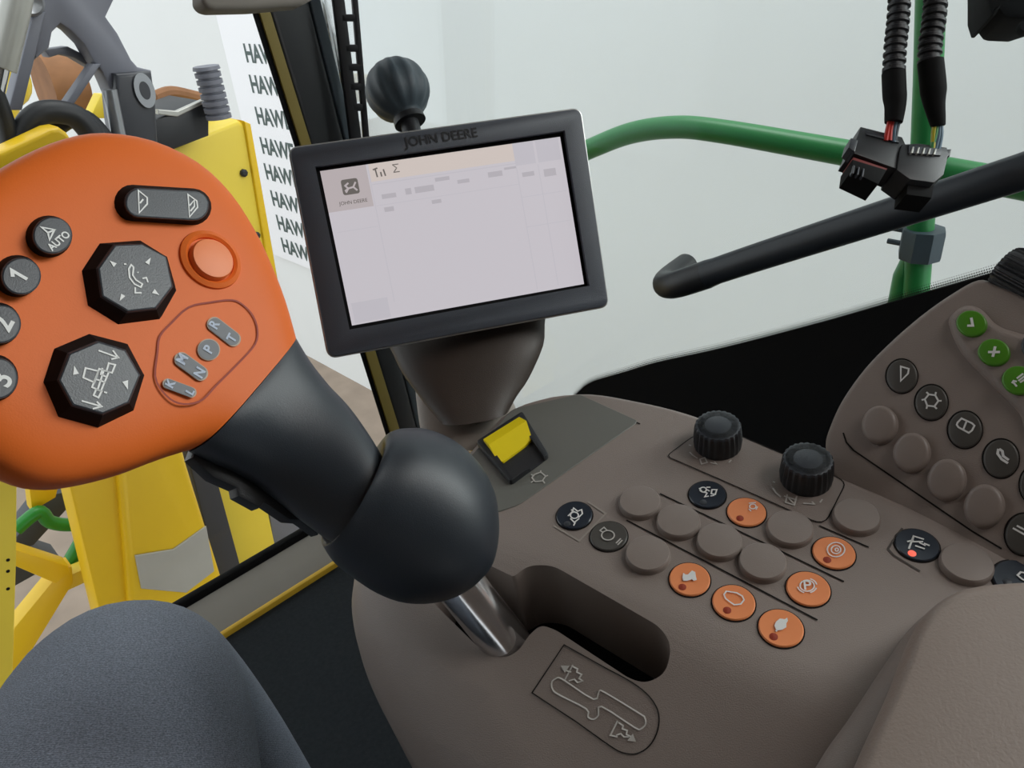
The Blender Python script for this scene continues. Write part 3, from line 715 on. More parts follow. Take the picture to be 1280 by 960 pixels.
spoly('screen_line', [srect(.195, .02, .198, .9), srect(.2, .13, .8, .136), srect(.2, .27, .8, .274), srect(.02, .40, .19, .404), srect(.8, .16, .803, .98), srect(.89, .16, .893, .98), srect(.8, .36, .99, .364), srect(.8, .56, .99, .564)], 'scr_tone', -.00466)
spoly('screen_value', [srect(.23, .205, .29, .235), srect(.33, .19, .355, .23), srect(.37, .19, .45, .23), srect(.46, .15, .52, .175), srect(.55, .185, .6, .21), srect(.68, .165, .74, .2), srect(.75, .15, .8, .165), srect(.43, .29, .47, .315), srect(.23, .29, .27, .32), srect(.82, .2, .87, .23), srect(.91, .2, .96, .25)], 'scr_grey', -.00464)
# emblem: rounded shield with a leaping deer, company lettering below
em = round_corners([sp_(u, v, -.0046) for u, v in srect(.075, .075, .145, .175)], .002, 4)
e_ = fobj('emblem', flat([[(p.x, p.y, -.0046) for p in em]]), 'scr_dark', scr, MO.M)
fobj('screen_lettering', put_text(MO, 'JOHN DEERE', sxy(.11, .225), (1, -.143), .0036, -.0045, .00003), 'scr_dark', scr, MO.M)
# small drawings: deer in the emblem, bar symbol and sum symbol
fobj('deer_mark', strokes([[sp_(u, v, -.00445) for u, v in l] for l in [[(.085, .15), (.10, .135), (.122, .13), (.135, .10)], [(.10, .135), (.09, .115), (.105, .10)], [(.122, .13), (.136, .155)], [(.1, .135), (.088, .16)]]], .0013), 'scr_dim', scr, MO.M)
fobj('symbol', strokes([[sp_(u, v, -.0045) for u, v in l] for l in [[(.225, .035), (.228, .09)], [(.245, .06), (.246, .09)], [(.258, .045), (.262, .09)], [(.215, .04), (.235, .032)]]], .0011), 'scr_dark', scr, MO.M)
fobj('symbol', put_text(MO, '\u03a3', sxy(.31, .055), (1, -.143), .0085, -.0045), 'scr_dark', scr, MO.M)
fobj('brand_lettering', put_text(MO, 'JOHN DEERE', (552, 172), (1, -.14), .0096, .0004, .00018), 'rubber', mon, MO.M)
# brown pedestal cone
def oval(u, l, z, depth, n=28, zz=0.0, p=2.5):
    a, b = P(*u, z), P(*l, z); c = (a+b)/2; w = (b-a)/2; d = wd((0, -.25, 1)).normalized()
    out = []
    for i in range(n):
        t = 2*PI*i/n; x = math.copysign(abs(math.cos(t))**(2/p), math.cos(t)); y = math.copysign(abs(math.sin(t))**(2/p), math.sin(t))
        out.append(c+w*x+d*y*depth)
    return out
ped = [((484, 425), (683, 385)), ((492, 441), (681, 406)), ((502, 462), (679, 432)), ((520, 487), (662, 470)), ((537, 509), (647, 492)), ((551, 525), (636, 512))]
pe = dens(ped, 3)
obj('pedestal', rings_bm([oval(u, l, .642-.040*i/len(pe), .034-.012*i/len(pe)) for i, (u, l) in enumerate(pe)]), 'brown_dark', mon, ang=50)
obj('mounting_plate', rings_bm([oval((500, 330), (690, 300), .628, .012), oval((490, 440), (680, 402), .636, .012)]), 'brown_dark', mon)
st = dens([((519, 486), (625, 478)), ((521, 505), (640, 500)), ((524, 528), (650, 522)), ((530, 560), (668, 548))], 3)
obj('pedestal_collar', rings_bm([oval(u, l, .640-.035*i/len(st), .016) for i, (u, l) in enumerate(st)]), 'brown_light', console, ang=50)

# grooved ball knob behind the monitor
gk = empty('grooved_ball_knob', T(P(498, 113, .74)))
tag(gk, 'slate grey ball knob with moulded ridges sticking up behind the monitor', 'ball knob')
kax = (P(512, 150, .735)-P(497, 112, .74)).normalized()
gm = Matrix.Translation(P(497, 113, .74)) @ V((0, 0, 1)).rotation_difference(kax).to_matrix().to_4x4()
pr = [(.0002, -.0305)] + [(.0305*math.cos(t), .0305*math.sin(t)) for t in [math.radians(a) for a in range(-80, 61, 10)]] + [(.0135, .0285), (.013, .034), (.0002, .034)]
obj('ball', lathe(pr, 96, lambda a, i: 1+(.022*max(-1, min(1, 3*math.cos(12*a))) if 2 < i < 15 else 0)), 'ball', gk, gm, 60)
obj('neck_ring', lathe([(.001, .030), (.015, .030), (.0155, .036), (.001, .036)], 32), 'rubber', gk, gm)
obj('stem', tube([P(510, 148, .735), P(530, 215, .72), P(560, 330, .69), P(588, 400, .668)], .009, 16), 'rubber', gk)

# ================================================================== the cab shell
WY, SX = 1.16, .83                           # windscreen and side window planes
fl = obj('floor', box(-1.1, SX, -.9, 1.037, -.03, .020), 'mat'); tag(fl, kind='structure')
lg_ = obj('trim_1', box(-1.1, .70, 1.046, 1.15, -.03, .028, .006), 'ledge'); tag(lg_, kind='structure')
ed = obj('trim_2', box(-1.1, .72, 1.036, 1.0465, -.005, .031, .004), 'amber'); tag(ed, kind='structure')
se = obj('trim_3', box(-1.1, .70, 1.155, 1.17, .0, .037, .004), 'deep'); tag(se, kind='structure')
gl = obj('window_1', box(-1.1, .71, WY, WY+.005, .036, 2.0), 'clear'); tag(gl, kind='structure')
g2 = obj('window_2', box(SX, SX+.005, -1.1, 1.36, .05, 2.0), 'tint'); tag(g2, kind='structure')
SP = Plane((-1, 0, 0), (SX-.004, .3, .5), (0, -1, 0))
edge = [(716, 497), (723, 490), (732, 482), (745, 476), (780, 466), (820, 454), (885, 440), (950, 424), (1040, 400), (1130, 374), (1200, 354), (1280, 331), (1420, 290)]
low = [SP.loc(x, y) for x, y in edge]
pan = [(p.x, p.y) for p in low] + [(low[-1].x, -.5), (low[0].x, -.5)]
wp = obj('wall_right', prism(pan, -.003, 0), 'deep', None, SP.M); tag(wp, kind='structure')
# dotted printed border above it
bm = bmesh.new(); uv = bm.loops.layers.uv.new(); acc = [0]
ed_ = cat_rom(low, 4); nrm = [V((0, 1, 0))]*len(ed_)
top = [p+V((0, .011, 0)) for p in ed_]
s = 0; S = [0]
for i in range(1, len(ed_)): s += (ed_[i]-ed_[i-1]).length; S.append(s)
vb = [bm.verts.new((p.x, p.y-.001, -.0015)) for p in ed_]; vt = [bm.verts.new((p.x, p.y, -.0015)) for p in top]
for i in range(len(ed_)-1):
    f = bm.faces.new((vb[i], vb[i+1], vt[i+1], vt[i]))
    for lp, c in zip(f.loops, ((S[i]*1.6, 0), (S[i+1]*1.6, 0), (S[i+1]*1.6, 1), (S[i]*1.6, 1))): lp[uv].uv = c
ft = fobj('trim_4', bm, 'frit', None, SP.M); tag(ft, kind='structure')
# corner pillar with its strips
def bar_px(name, pts, m, parent=None, depth=.03, zs=None):
    pass
PIL = Plane((0, -1, 0), (.72, WY-.02, 1.0), (1, 0, 0))
def strip(name, a, b, c, d, m, thick, r=.006, h=0.0, pl=PIL):   # four corners: top left, top right, bottom right, bottom left
    o = solid(name, pl, [a, b, c, d], thick, m, None, r, 4, h); return o
M['olive'] = mat('olive_reflection', (140, 122, 52), .5)  # yellow reflection along the pillar edge, put into the colour
pill_ = strip('trim_5', (313, -60), (374, -60), (530, 560), (503, 560), 'black', .03, .012, .0); tag(pill_, kind='structure')
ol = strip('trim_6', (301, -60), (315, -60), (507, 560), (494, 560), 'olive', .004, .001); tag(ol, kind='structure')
sl = strip('trim_7', (372, -60), (387, -60), (540, 560), (528, 560), 'ball', .02, .004, .0); tag(sl, kind='structure')
fe = strip('trim_8', (292, -60), (303, -60), (496, 560), (488, 560), 'deep', .002, .0005, -.004); tag(fe, kind='structure')
# unseen roof and solid rear and left walls, added to shade the cab
for nm, b in (('ceiling', (-1.2, .95, -1.3, 1.3, 1.62, 1.70)), ('shade_wall_rear', (-1.2, .95, -1.35, -1.3, -.03, 1.62)), ('shade_wall_left', (-1.25, -1.2, -1.3, 1.3, -.03, 1.62))):
    tag(obj(nm, box(*b, .01), 'brown'), kind='structure')
# perforated cable track right of the pillar
TP = Plane((-.35, -1, 0), P(440, 80, 1.2))
ct = empty('cable_track', T(TP.at(440, 80)))
tag(ct, 'black perforated cable strip running beside the corner pillar above the monitor', 'cable strip')
solid('strip', TP, [(409, -60), (424, -60), (452, 170), (470, 330), (455, 330), (438, 170)], .012, 'rubber', ct, .003)
solid('strip', TP, [(436, -60), (443, -60), (462, 170), (478, 330), (471, 330), (455, 170)], .010, 'rubber', ct, .002)
for y in (-12, 18, 56, 80, 104, 130):
    x = 417+ (y+60)*.125
    solid('cross_bar', TP, [(x, y), (x+22-(y+60)*.03, y), (x+23-(y+60)*.03, y+9), (x+1, y+9)], .009, 'rubber', ct, .001)
# sun visor edge at the top of the frame
VP_ = Plane((0, -1, .2), P(325, 0, .9))
vs = solid('sun_visor', VP_, [(252, -45), (253, 2), (259, 9), (268, 12), (320, 11), (380, 6), (394, -2), (398, -45)], .03, 'ledge', None, .006, 3, 0, 0, .003)
tag(vs, 'grey rounded lower edge of a visor hanging at the top left of the monitor', 'sun visor')

q = VP_.at(325, -40, -.015)
obj('hinge_arm', tube([q, V((q.x, q.y+.02, 1.62))], .012, 12), 'steel', vs)
# grab bar inside the side window
gb = empty('grab_bar', T(P(1060, 290, .80)))
tag(gb, 'straight black grab bar slanting across the side window behind the keypad', 'grab bar')
BX = Plane((-1, 0, 0), (.735, 0, .7))
path = [BX.at(1420, 165), BX.at(1280, 214), BX.at(1100, 272), BX.at(930, 327), BX.at(880, 344)]
path = [path[0].lerp(path[1], i/4) for i in range(4)] + cat_rom(path[1:], 4)
obj('bar', tube(path, [.0155]*(len(path)-2)+[.0165, .0165], 20), 'grip', gb)
e0 = BX.at(884, 343); e1 = BX.at(843, 356)
e2 = Plane((-1, 0, 0), (.77, 0, 0)).at(833, 352); e3 = Plane((-1, 0, 0), (.832, 0, 0)).at(858, 332)
obj('end_elbow', tube(cat_rom([e0, e1, e2, e3], 6), .0168, 20), 'black', gb)

# ================================================================== hanging wiring harnesses
def harness(label, con, conr, sl, slr, wires, z):
    h = empty('wiring_harness', T(P(con[-1][0], con[-1][1], z))); tag(h, label, 'cable', 'wiring harnesses hanging in the side window')
    pth = cat_rom([P(x, y, z) for x, y in con], 24); rs = []
    dense = []; 
    L = [0]
    for i in range(1, len(pth)): L.append(L[-1]+(pth[i]-pth[i-1]).length)
    n = int(L[-1]/.0010); k = 0
    for i in range(n+1):
        d = L[-1]*i/n
        while k < len(L)-2 and L[k+1] < d: k += 1
        dense.append(pth[k].lerp(pth[k+1], (d-L[k])/(L[k+1]-L[k])))
        rs.append(conr*(1.0 if (d/.0064) % 1 < .5 else .80))
    obj('conduit', tube(dense, rs, 20), 'rubber', h, ang=25)
    obj('sleeve', tube(cat_rom([P(x, y, z) for x, y in sl], 5), [v for v in [slr[0]+(slr[1]-slr[0])*max(0, (i/(5*(len(sl)-1))-.45))/.55 for i in range(5*(len(sl)-1)+1)]], 18), 'deep', h)
    for m, pts in wires: obj('wire', tube(cat_rom([P(x, y, z) for x, y in pts], 5), .0020, 8), m, h)
    return h
ZH = .62
h1 = harness('ribbed black cable with red wire hanging left of the green post', [(1138, -420), (1130, -180), (1126, -40), (1123, 20), (1119, 60), (1117, 96)], .0088, [(1117, 91), (1118, 115), (1119, 132), (1117, 153)], (.0090, .0068),
    [('red', [(1113, 150), (1110, 160), (1107, 176)]), ('red', [(1116, 150), (1113, 162), (1112, 176)]), ('bluegrey', [(1121, 150), (1118, 162), (1117, 178)]), ('ball', [(1124, 150), (1121, 160), (1118, 176)])], ZH)
h2 = harness('ribbed black cable with blue wire hanging in front of the green post', [(1190, -420), (1180, -180), (1172, -40), (1168, 20), (1163, 55), (1162, 82)], .0092, [(1163, 77), (1166, 105), (1168, 130), (1173, 158)], (.0098, .0052),
    [('ywire', [(1169, 152), (1167, 165), (1166, 186)]), ('lime', [(1171, 154), (1169, 168), (1163, 190)]), ('bluegrey', [(1174, 154), (1173, 170), (1168, 190)]), ('bluegrey', [(1176, 154), (1176, 170), (1172, 190)])], ZH)
CP = Plane(wd((.1, -.45, -.9)), P(1110, 190, ZH))
def cbox(name, px, thick, m, par, h=.0, r=.001): return solid(name, CP, px, thick, m, par, r, 2, h)
c1 = cbox('connector', [(1076, 158), (1128, 171), (1134, 184), (1124, 212), (1064, 190), (1069, 178)], .022, 'black', h1, .004)
cbox('seal', [(1067, 196), (1110, 210), (1107, 215), (1066, 203)], .018, 'red_seal', c1, .002)
cbox('plug', [(1066, 199), (1109, 212), (1098, 230), (1064, 214)], .020, 'deep', h1, .003)
cbox('latch', [(1064, 172), (1073, 175), (1069, 190), (1061, 184)], .012, 'cap', h1, .006)
for i in range(3): cbox('plug_rib', [(1067+i*6, 206+i*2), (1069+i*6, 207+i*2), (1067+i*6, 217+i*2), (1065+i*6, 216+i*2)], .004, 'cap', h1, .005, .0003)
cbox('cavity', [(1083, 163), (1122, 173), (1124, 178), (1083, 168)], .004, 'cap', c1, .0052, .0003)
c2 = cbox('connector', [(1128, 180), (1150, 179), (1184, 184), (1186, 192), (1180, 218), (1168, 228), (1138, 224), (1121, 212), (1124, 190)], .024, 'black', h2, .006)
cbox('cavity', [(1136, 181), (1178, 186), (1176, 194), (1136, 191)], .004, 'cap', c2, .0075, .0004)
for i in range(5): cbox('terminal', [(1141+i*7, 183+i*.7), (1143+i*7, 183.3+i*.7), (1141+i*7, 191+i*.5), (1138.5+i*7, 190.8+i*.5)], .004, 'alu', c2, .0085, .0003)
cbox('lock_tab', [(1178, 186), (1190, 186), (1188, 194), (1180, 197)], .010, 'black', h2, .005)
cbox('plug', [(1136, 214), (1170, 222), (1165, 247), (1133, 243)], .018, 'deep', h2, .0)

# dark lamp bracket at the top right corner
DB = Plane(wd((-.2, 0, -1)), P(1265, 10, .72))
db = empty('work_lamp', T(DB.at(1265, 5))); tag(db, 'dark unlit lamp housing cut off at the top right corner of the window', 'lamp')
solid('housing', DB, [(1235, -60), (1235, 2), (1240, 18), (1244, 18), (1250, 12), (1256, 20), (1262, 22), (1290, 23), (1330, 10), (1330, -60)], .05, 'deep', db, .004)
obj('knob', xf(lathe([(.0002, -.006), (.006, -.005), (.007, 0), (.006, .005), (.0002, .006)], 16), DB.M @ T(DB.loc(1281, 35))), 'deep', db)
obj('knob_stem', tube([DB.at(1284, 34, -.004), DB.at(1300, 15, -.01)], .003, 8), 'deep', db)

q = DB.at(1290, -50, -.025)
obj('bracket', tube([q, V((q.x, q.y, 1.62))], .014, 12), 'deep', db)
# ================================================================== the driver's leg
def limb(path, rad, n=28, sq=1.0):
    ps = cat_rom(path, 8); rr = [v.x for v in cat_rom([V((r, 0, 0)) for r in rad], 8)]
    return tube(ps, rr, n)
hip, mid, kn, kf, sh, an = V((-.26, -.06, .53)), V((-.115, .25, .505)), V((.008, .490, .482)), V((.046, .572, .440)), V((.085, .590, .30)), V((.11, .565, .10))
foot = V((.13, .70, .05))
def skin_leg(name, pts, m, parent=None):
    bm = bmesh.new(); vs = [bm.verts.new(p) for p, r in pts]
    for a, b in zip(vs, vs[1:]): bm.edges.new((a, b))
    me = bpy.data.meshes.new(name); bm.to_mesh(me); bm.free()
    o = bpy.data.objects.new(name, me); COL.objects.link(o)
    s = o.modifiers.new('skin', 'SKIN'); s.use_smooth_shade = True
    for i, (p, r) in enumerate(pts): me.skin_vertices[0].data[i].radius = (r, r)
    me.skin_vertices[0].data[0].use_root = True
    u = o.modifiers.new('sub', 'SUBSURF'); u.levels = 3; u.render_levels = 3
    bpy.context.view_layer.update()
    nm = bpy.data.meshes.new_from_object(o.evaluated_get(bpy.context.evaluated_depsgraph_get()))
    o.modifiers.clear(); o.data = nm; bpy.data.meshes.remove(me)
    nm.materials.clear(); nm.materials.append(M[m])
    for p in nm.polygons: p.use_smooth = True
    place(o, Matrix.Identity(4), parent)
    return o
per = obj('person', limb([hip, mid, kn, kf, sh, an, an+V((0, .06, -.055)), foot], [.085, .075, .06, .05, .045, .035, .035, .028]), 'skin', ang=70)
tag(per, 'seated person in grey denim trousers, right knee bent below the joystick', 'person')
tr = obj('trousers', limb([hip, mid, kn, kf, sh, an], [.135, .124, .102, .088, .074, .068], 40), 'jeans', per, ang=80)
tr['label'] = 'grey denim trouser leg'
obj('shoe', limb([an+V((0, -.05, -.06)), an+V((0, .03, -.05)), foot, foot+V((.01, .08, -.01))], [.035, .045, .042, .02]), 'rubber', per, ang=80)

# ================================================================== outside the cab
GZ = -2.0
gr = obj('ground', box(-8, 6, -4, 14, GZ-.05, GZ), 'ground'); tag(gr, kind='structure')
WX = 2.72
wl = obj('wall_outside', box(WX, WX+.1, -4, 14, GZ, 3.5), 'wall'); tag(wl, kind='structure')
WP = Plane((-1, 0, 0), (WX-.02, 5.4, 0), (0, -1, 0))
bb = WP.at(352, 322)
bd = empty('lettered_board', T((WX, bb.y, bb.z))); tag(bd, 'white board with repeated green lettering on the wall outside, beside the corner pillar', 'sign')
obj('board', box(WX-.02, WX-.001, bb.y-1.0, bb.y+.12, bb.z, 2.2), 'board', bd)
rows = [(308, 66), (315, 104), (322, 143), (328, 180), (333, 212), (341, 245), (348, 275), (354, 303)]
M['board_ink2'] = M['board_ink']
for x, y in rows:
    q = WP.loc(x, y+11, .002)
    fobj('lettering', xf(text_bm('HAWE', .165, .005, 0, 'LEFT'), T(q)), 'board_ink', bd, WP.M)
# green handrail
RX = Plane((-1, 0, 0), (1.35, 0, 0))
hr = empty('hand_rail', T(RX.at(1150, 330))); tag(hr, 'green tubular guard rail with upright post outside the side window', 'guard rail')
rp = cat_rom([RX.at(*p) for p in [(600, 235), (680, 212), (740, 185), (790, 166), (845, 159), (900, 164), (1000, 181), (1100, 199), (1220, 221), (1400, 254)]], 6)
obj('rail', tube(rp, .0225, 20), 'green', hr)
obj('post', tube([RX.at(1166, -80), RX.at(1160, 100), RX.at(1154, 230), RX.at(1147, 340), RX.at(1140, 440)], .0215, 20), 'green', hr)
R2 = Plane((-1, 0, 0), (1.36, 0, 0))
obj('lower_post', tube([R2.at(1147, 318), R2.at(1133, 345), R2.at(1122, 400), R2.at(1115, 480)], .022, 16), 'green', hr)
obj('clamp', xf(lathe([(.02, -.026), (.034, -.026), (.035, -.02), (.035, .02), (.034, .026), (.02, .026)], 8), T(RX.at(1152, 304))), 'steel', hr).data.materials[0] = M['ball']
obj('clamp_bolt', xf(tube([V((0, -.03, .012)), V((0, .052, .012))], .005, 8), T(RX.at(1150, 300))), 'ball', hr)
obj('clamp_bolt', xf(tube([V((0, -.03, -.012)), V((0, .052, -.012))], .005, 8), T(RX.at(1150, 300))), 'ball', hr)

def YP(y): return Plane((0, -1, 0), (0, y, 0), (1, 0, 0))
# big yellow side panel
A = YP(2.3)
yp = empty('yellow_cover', T(A.at(310, 300))); tag(yp, 'yellow sheet metal cover with two bolts between joystick and white board', 'machine cover')
solid('cover_sheet', A, [(150, 207), (298, 150), (312, 158), (330, 240), (358, 428), (330, 560), (200, 560)], .25, 'yellow_old', yp, .015, 3)
solid('flange', A, [(305, 151), (314, 155), (362, 430), (352, 434)], .26, 'yellow', yp, .006, 2, .01)
for x, y in ((304, 216), (320, 294)): obj('bolt', xf(lathe([(.012, 0), (.012, .008), (.006, .012), (.0005, .012)], 8), A.M @ T(A.loc(x, y))), 'rubber', yp)
# yellow tower with reflector plate
B = YP(2.0)
yt = empty('yellow_tower', T(B.at(180, 680))); tag(yt, 'yellow box column with grey reflector plate behind the knee', 'machine column')
solid('column_side', B, [(60, 500), (150, 500), (172, 790), (130, 790)], .10, 'yellow', yt, .01)
solid('column_face', B, [(140, 480), (205, 470), (236, 585), (290, 760), (300, 790), (165, 790)], .12, 'yellow', yt, .02, 3, .03)
solid('reflector_plate', B, [(169, 695), (217, 687), (258, 658), (268, 714), (233, 741), (177, 736)], .006, 'alu', yt, .001, 1, .037)
C_ = YP(2.5)
yb = solid('yellow_beam', C_, [(240, 540), (320, 540), (335, 640), (352, 720), (300, 740), (290, 700)], .2, 'yellow_old'); tag(yb, 'yellow beam behind the trigger at the foot of the windscreen', 'machine beam')
gb2 = solid('dark_gap_fill', YP(2.4), [(222, 520), (250, 520), (300, 705), (305, 770), (285, 770)], .2, 'cast_dark'); tag(gb2, 'dark fill of the gap between the yellow column and the yellow beam', 'machine beam')  # dark strip added to stand for the dark gap between the yellow parts
gp = solid('grey_foot_plate', YP(2.6), [(325, 560), (372, 600), (440, 650), (430, 700), (345, 700)], .1, 'ledge'); gp.data.materials[0] = M['cast']
tag(gp, 'grey plate at the windscreen foot below the joystick trigger', 'machine plate')
D = YP(1.75)
po = empty('yellow_post', T(D.at(5, 700))); tag(po, 'yellow drilled post at the left edge beneath the joystick head', 'machine post')
solid('post', D, [(-60, 560), (22, 560), (21, 700), (16, 860), (-60, 880)], .12, 'yellow_old', po, .006)
for y in (700, 714, 736): obj('hole', xf(lathe([(.004, -.001), (.004, .0006), (.0003, .0006)], 10), D.M @ T(D.loc(10, y))), 'deep', po)
E = YP(2.2)
sf = empty('yellow_linkage', T(E.at(60, 740))); tag(sf, 'yellow welded strut frame left of the column behind the knee', 'machine linkage')
solid('diagonal_strut', E, [(0, 850), (18, 785), (78, 712), (90, 708), (92, 728), (30, 830)], .06, 'yellow', sf, .004, 2, .03)
solid('cross_strut', E, [(10, 684), (86, 708), (88, 716), (70, 730), (10, 704)], .06, 'yellow', sf, .004, 2, .06)
solid('rear_strut', E, [(80, 722), (125, 703), (125, 720), (82, 740)], .05, 'yellow_old', sf, .004)
solid('lower_strut', E, [(84, 565), (70, 622), (40, 640), (30, 560)], .05, 'yellow', sf, .004, 2, -.1)
E2 = YP(2.28)
gh = obj('green_hose', tube(cat_rom([E2.at(*p) for p in [(20, 662), (48, 640), (62, 652), (84, 656), (110, 653)]], 6), .02, 12), 'green_hose'); tag(gh, 'green hose bending round behind the yellow strut frame', 'hose')
g3 = obj('green_bar', tube([E2.at(80, 715), E2.at(103, 675), E2.at(118, 650)], .022, 12), 'green_hose'); tag(g3, 'short green bar joining the strut frame to the yellow column', 'machine bar')
dk = empty('axle_bracket', T(YP(2.5).at(60, 670))); tag(dk, 'dark steel bracket beneath the green hose', 'machine bracket')
solid('arm', YP(2.5), [(20, 672), (60, 620), (86, 614), (90, 630), (42, 682), (22, 688)], .1, 'cast_dark', dk)
solid('plate', YP(2.5), [(15, 678), (75, 697), (70, 704), (56, 712), (15, 735)], .1, 'cast_dark', dk)
# feet of the machine parts, down to the ground
def foot_box(pl, x0, x1, y, d0, d1, m, parent):
    a, b = pl.at(x0, y), pl.at(x1, y)
    return obj('foot', box(a.x, b.x, pl.O.y+d0, pl.O.y+d1, GZ, max(a.z, b.z), .01), m, parent)
foot_box(A, 160, 190, 540, .03, .22, 'yellow_old', yp)
foot_box(B, 168, 290, 760, .0, .09, 'yellow', yt)
foot_box(D, -58, 14, 840, .01, .11, 'yellow_old', po)
foot_box(C_, 300, 345, 690, .02, .18, 'yellow_old', yb)
foot_box(YP(2.4), 284, 300, 730, .02, .18, 'cast_dark', gb2)
foot_box(YP(2.6), 352, 425, 680, .01, .09, 'cast', gp)
foot_box(E, 4, 26, 815, -.01, .03, 'yellow', sf)
# yellow lug in the upper left
F_ = YP(1.9)
lu = solid('yellow_bracket', F_, [(-60, 215), (0, 190), (62, 161), (74, 159), (84, 166), (100, 190), (60, 215), (0, 240)], .07, 'yellow', None, .01, 3); tag(lu, 'rounded yellow bracket above the top left of the joystick head', 'machine bracket')
# grey cast arch
G_ = YP(2.1)
ar = empty('grey_lift_arm', T(G_.at(150, 100))); tag(ar, 'grey curved lift arm with an oval lug in the upper left corner', 'machine arm')
solid('arm', G_, [(40, -60), (150, -60), (143, 0), (133, 21), (148, 42), (165, 75), (173, 84), (190, 88), (195, 125), (199, 195), (150, 195), (143, 150), (140, 118), (128, 90), (118, 78), (105, 55), (88, 38), (76, 30), (66, 40), (62, 60), (44, 75), (40, 20)], .07, 'cast', ar, .008, 2)
solid('web', YP(2.16), [(55, 62), (85, 58), (105, 68), (124, 82), (128, 96), (112, 84), (92, 72), (75, 68), (62, 72)], .05, 'cast', ar)
solid('leg', G_, [(42, 15), (58, 15), (28, 138), (10, 138)], .05, 'cast', ar, .005, 2, .02)
solid('brace', G_, [(116, 80), (127, 80), (92, 132), (80, 132)], .04, 'cast', ar, .004, 2, .01)
solid('lug', G_, [(145, 92), (190, 89), (195, 125), (199, 195), (150, 195)], .05, 'cast_dark', ar, .01, 3, .03)
q = G_.loc(180, 113, .032)
obj('oval_eye', xf(lathe([(.012, 0), (.022, 0), (.024, .006), (.012, .006)], 24), G_.M @ T(q) @ Matrix.Diagonal((1, 1.7, 1, 1))), 'steel', ar)
obj('eye_hole', xf(lathe([(.0125, .004), (.0125, .0066), (.0005, .0066)], 24), G_.M @ T(q) @ Matrix.Diagonal((1, 1.7, 1, 1))), 'cast_dark', ar)
obj('pivot_pin', xf(lathe([(.0005, .0), (.03, 0), (.03, .03), (.024, .036), (.0005, .03)], 24), G_.M @ T(G_.loc(32, 2, .0))), 'chrome', ar).data.materials[0] = M['steel']
hc = empty('hydraulic_cylinder', T(G_.at(8, 60, .08))); tag(hc, 'bright hydraulic cylinder slanting at the top left edge', 'hydraulic cylinder')
obj('barrel', tube([G_.at(34, -70, .10), G_.at(20, 10, .10), G_.at(2, 85, .10)], .028, 20), 'alu', hc)
obj('rod', tube([G_.at(2, 82, .10), G_.at(-12, 150, .10)], .016, 16), 'chrome', hc)
# grey/brown blurred machinery behind the arch
rb_ = obj('rusty_roller', tube([YP(2.9).at(55, 110), YP(2.9).at(100, 105)], [.11, .10], 18), 'rust'); tag(rb_, 'brown rusty roller behind the grey lift arm', 'roller')
rs_ = obj('yellow_chain_guard', tube(cat_rom([YP(2.7).at(*p) for p in [(-12, 70), (12, 85), (20, 110), (5, 130), (0, 200), (-5, 420)]], 5), .04, 12), 'yellow_old'); tag(rs_, 'yellow guard partly hidden by the hydraulic cylinder at the left edge', 'machine guard')
yk = solid('yellow_gusset', YP(2.5), [(126, 118), (134, 118), (136, 148), (112, 148)], .06, 'yellow_old'); tag(yk, 'small yellow gusset inside the grey lift arm', 'machine bracket')
# black hoses over the bracket
for i, (pts, lab) in enumerate(([[(24, 178), (38, 152), (60, 140), (95, 146), (120, 175)], 'thick black hydraulic hose arching over the yellow bracket'], [[(60, 165), (85, 148), (110, 152), (135, 180)], 'shorter black hydraulic hose behind the joystick head'], [[(-10, 110), (5, 150), (15, 190)], 'black hydraulic hose running down at the left edge'])):
    h = obj('hydraulic_hose', tube(cat_rom([YP((2.003, 2.045, 2.0)[i]).at(*p) for p in pts], 6), .026-.003*i, 14), 'rubber'); tag(h, lab, 'hose', 'hydraulic hoses near the lift arm')
obj('rod', tube([YP(2.05).at(137, 112), YP(2.05).at(150, 178)], .017, 14), 'steel', ar)
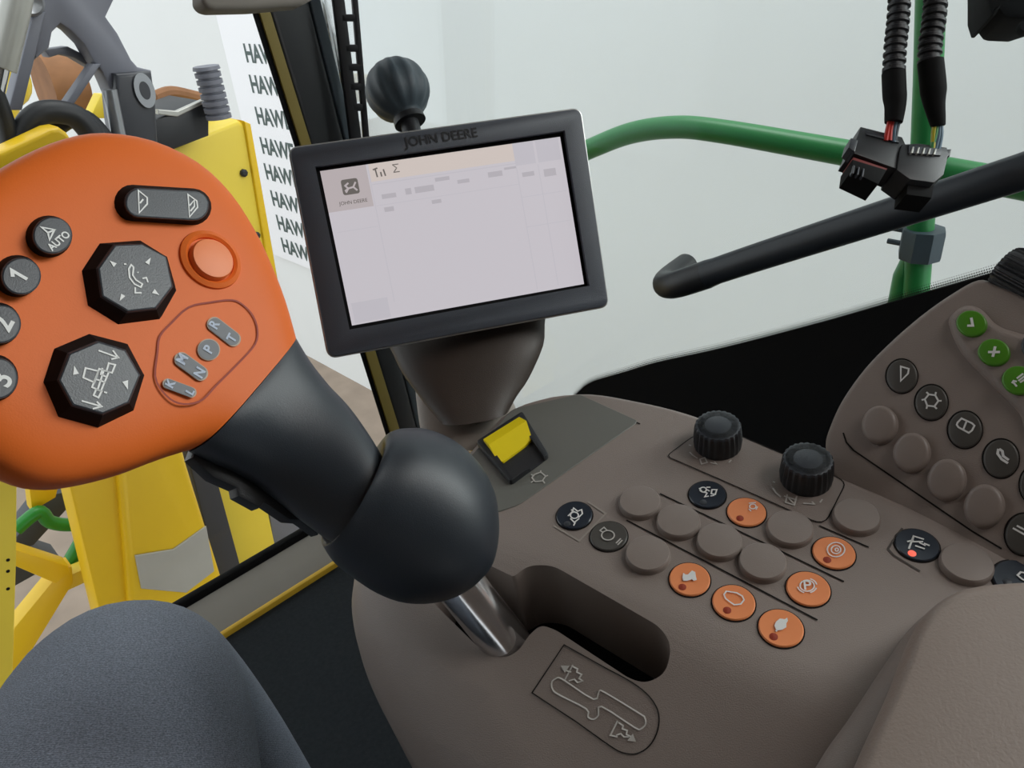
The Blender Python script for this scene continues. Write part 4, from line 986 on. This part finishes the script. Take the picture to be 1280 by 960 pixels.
# black tray with clutter, and coil spring
I_ = YP(2.2)
tb = empty('black_tray', T(I_.at(225, 160))); tag(tb, 'black open tray with a light rim next to the oval lug', 'tray')
solid('tray_body', I_, [(190, 150), (215, 143), (258, 127), (262, 150), (262, 170), (205, 192), (190, 190)], .25, 'rubber', tb, .008)
solid('tray_rim', I_, [(198, 143), (222, 146), (262, 126), (262, 121), (222, 139), (198, 137)], .02, 'alu', tb, .002, 1, .005)
obj('tray_pipe', tube(cat_rom([YP(2.5).at(*p) for p in [(195, 122), (215, 116), (245, 122), (262, 126)]], 5), .02, 10), 'rust', tb)
obj('tray_pipe', tube(cat_rom([YP(2.45).at(*p) for p in [(195, 133), (215, 128), (235, 130)]], 5), .016, 10), 'steel', tb)
pr = []
for i in range(7): pr += [(.034, i*.018), (.034, i*.018+.011), (.028, i*.018+.012), (.028, i*.018+.017)]
so = I_.at(274, 148, .045)
cs = obj('spring_stack', lathe([(.001, 0)]+pr+[(.036, .126), (.034, .135), (.001, .135)], 28), 'cast', None, T(so)); tag(cs, 'grey ribbed spring stack standing at the corner of the yellow cover', 'spring')

# ================================================================== light, camera, view
w = bpy.data.worlds.new('sky'); scene.world = w; w.use_nodes = True
bg = w.node_tree.nodes['Background']; bg.inputs['Color'].default_value = (.93, .97, 1.0, 1); bg.inputs['Strength'].default_value = 1.45
def area(name, loc, to, size, e, c=(1, 1, 1)):
    l = bpy.data.lights.new(name, 'AREA'); l.energy = e; l.size = size; l.color = c; l.shape = 'DISK'
    o = bpy.data.objects.new(name, l); COL.objects.link(o)
    d = V(to)-V(loc); o.matrix_basis = T(loc) @ d.to_track_quat('-Z', 'Y').to_matrix().to_4x4()
area('outside_fill_light', (1.6, 2.0, 4.2), (.3, .4, .5), 1.6, 55, (1, .98, .95))  # added light, brightens the outside wall, ground and machine
area('cab_fill_light', (.62, -.30, 1.52), (.05, .45, .75), .45, 2.8, (1, .98, .95))  # unseen source added under the roof to brighten joystick and console
area('side_fill_light', (2.35, -1.3, 2.1), (.1, .45, .75), 1.1, 46, (1, .99, .97))  # added source, stands in for light through the right side window
cd = bpy.data.cameras.new('camera'); cam = bpy.data.objects.new('camera', cd); COL.objects.link(cam)
cd.sensor_fit = 'HORIZONTAL'; cd.sensor_width = 36; cd.lens = 36*FPX/1280; cd.clip_start = .01; cd.clip_end = 100
x, y, z = wd((1, 0, 0)), wd((0, -1, 0)), wd((0, 0, -1))
cam.matrix_basis = Matrix(((x.x, y.x, z.x, CAM.x), (x.y, y.y, z.y, CAM.y), (x.z, y.z, z.z, CAM.z), (0, 0, 0, 1)))
scene.camera = cam
vs_ = scene.view_settings; vs_.view_transform = 'Standard'; vs_.look = 'None'; vs_.gamma = 1; vs_.exposure = 0; vs_.use_curve_mapping = False
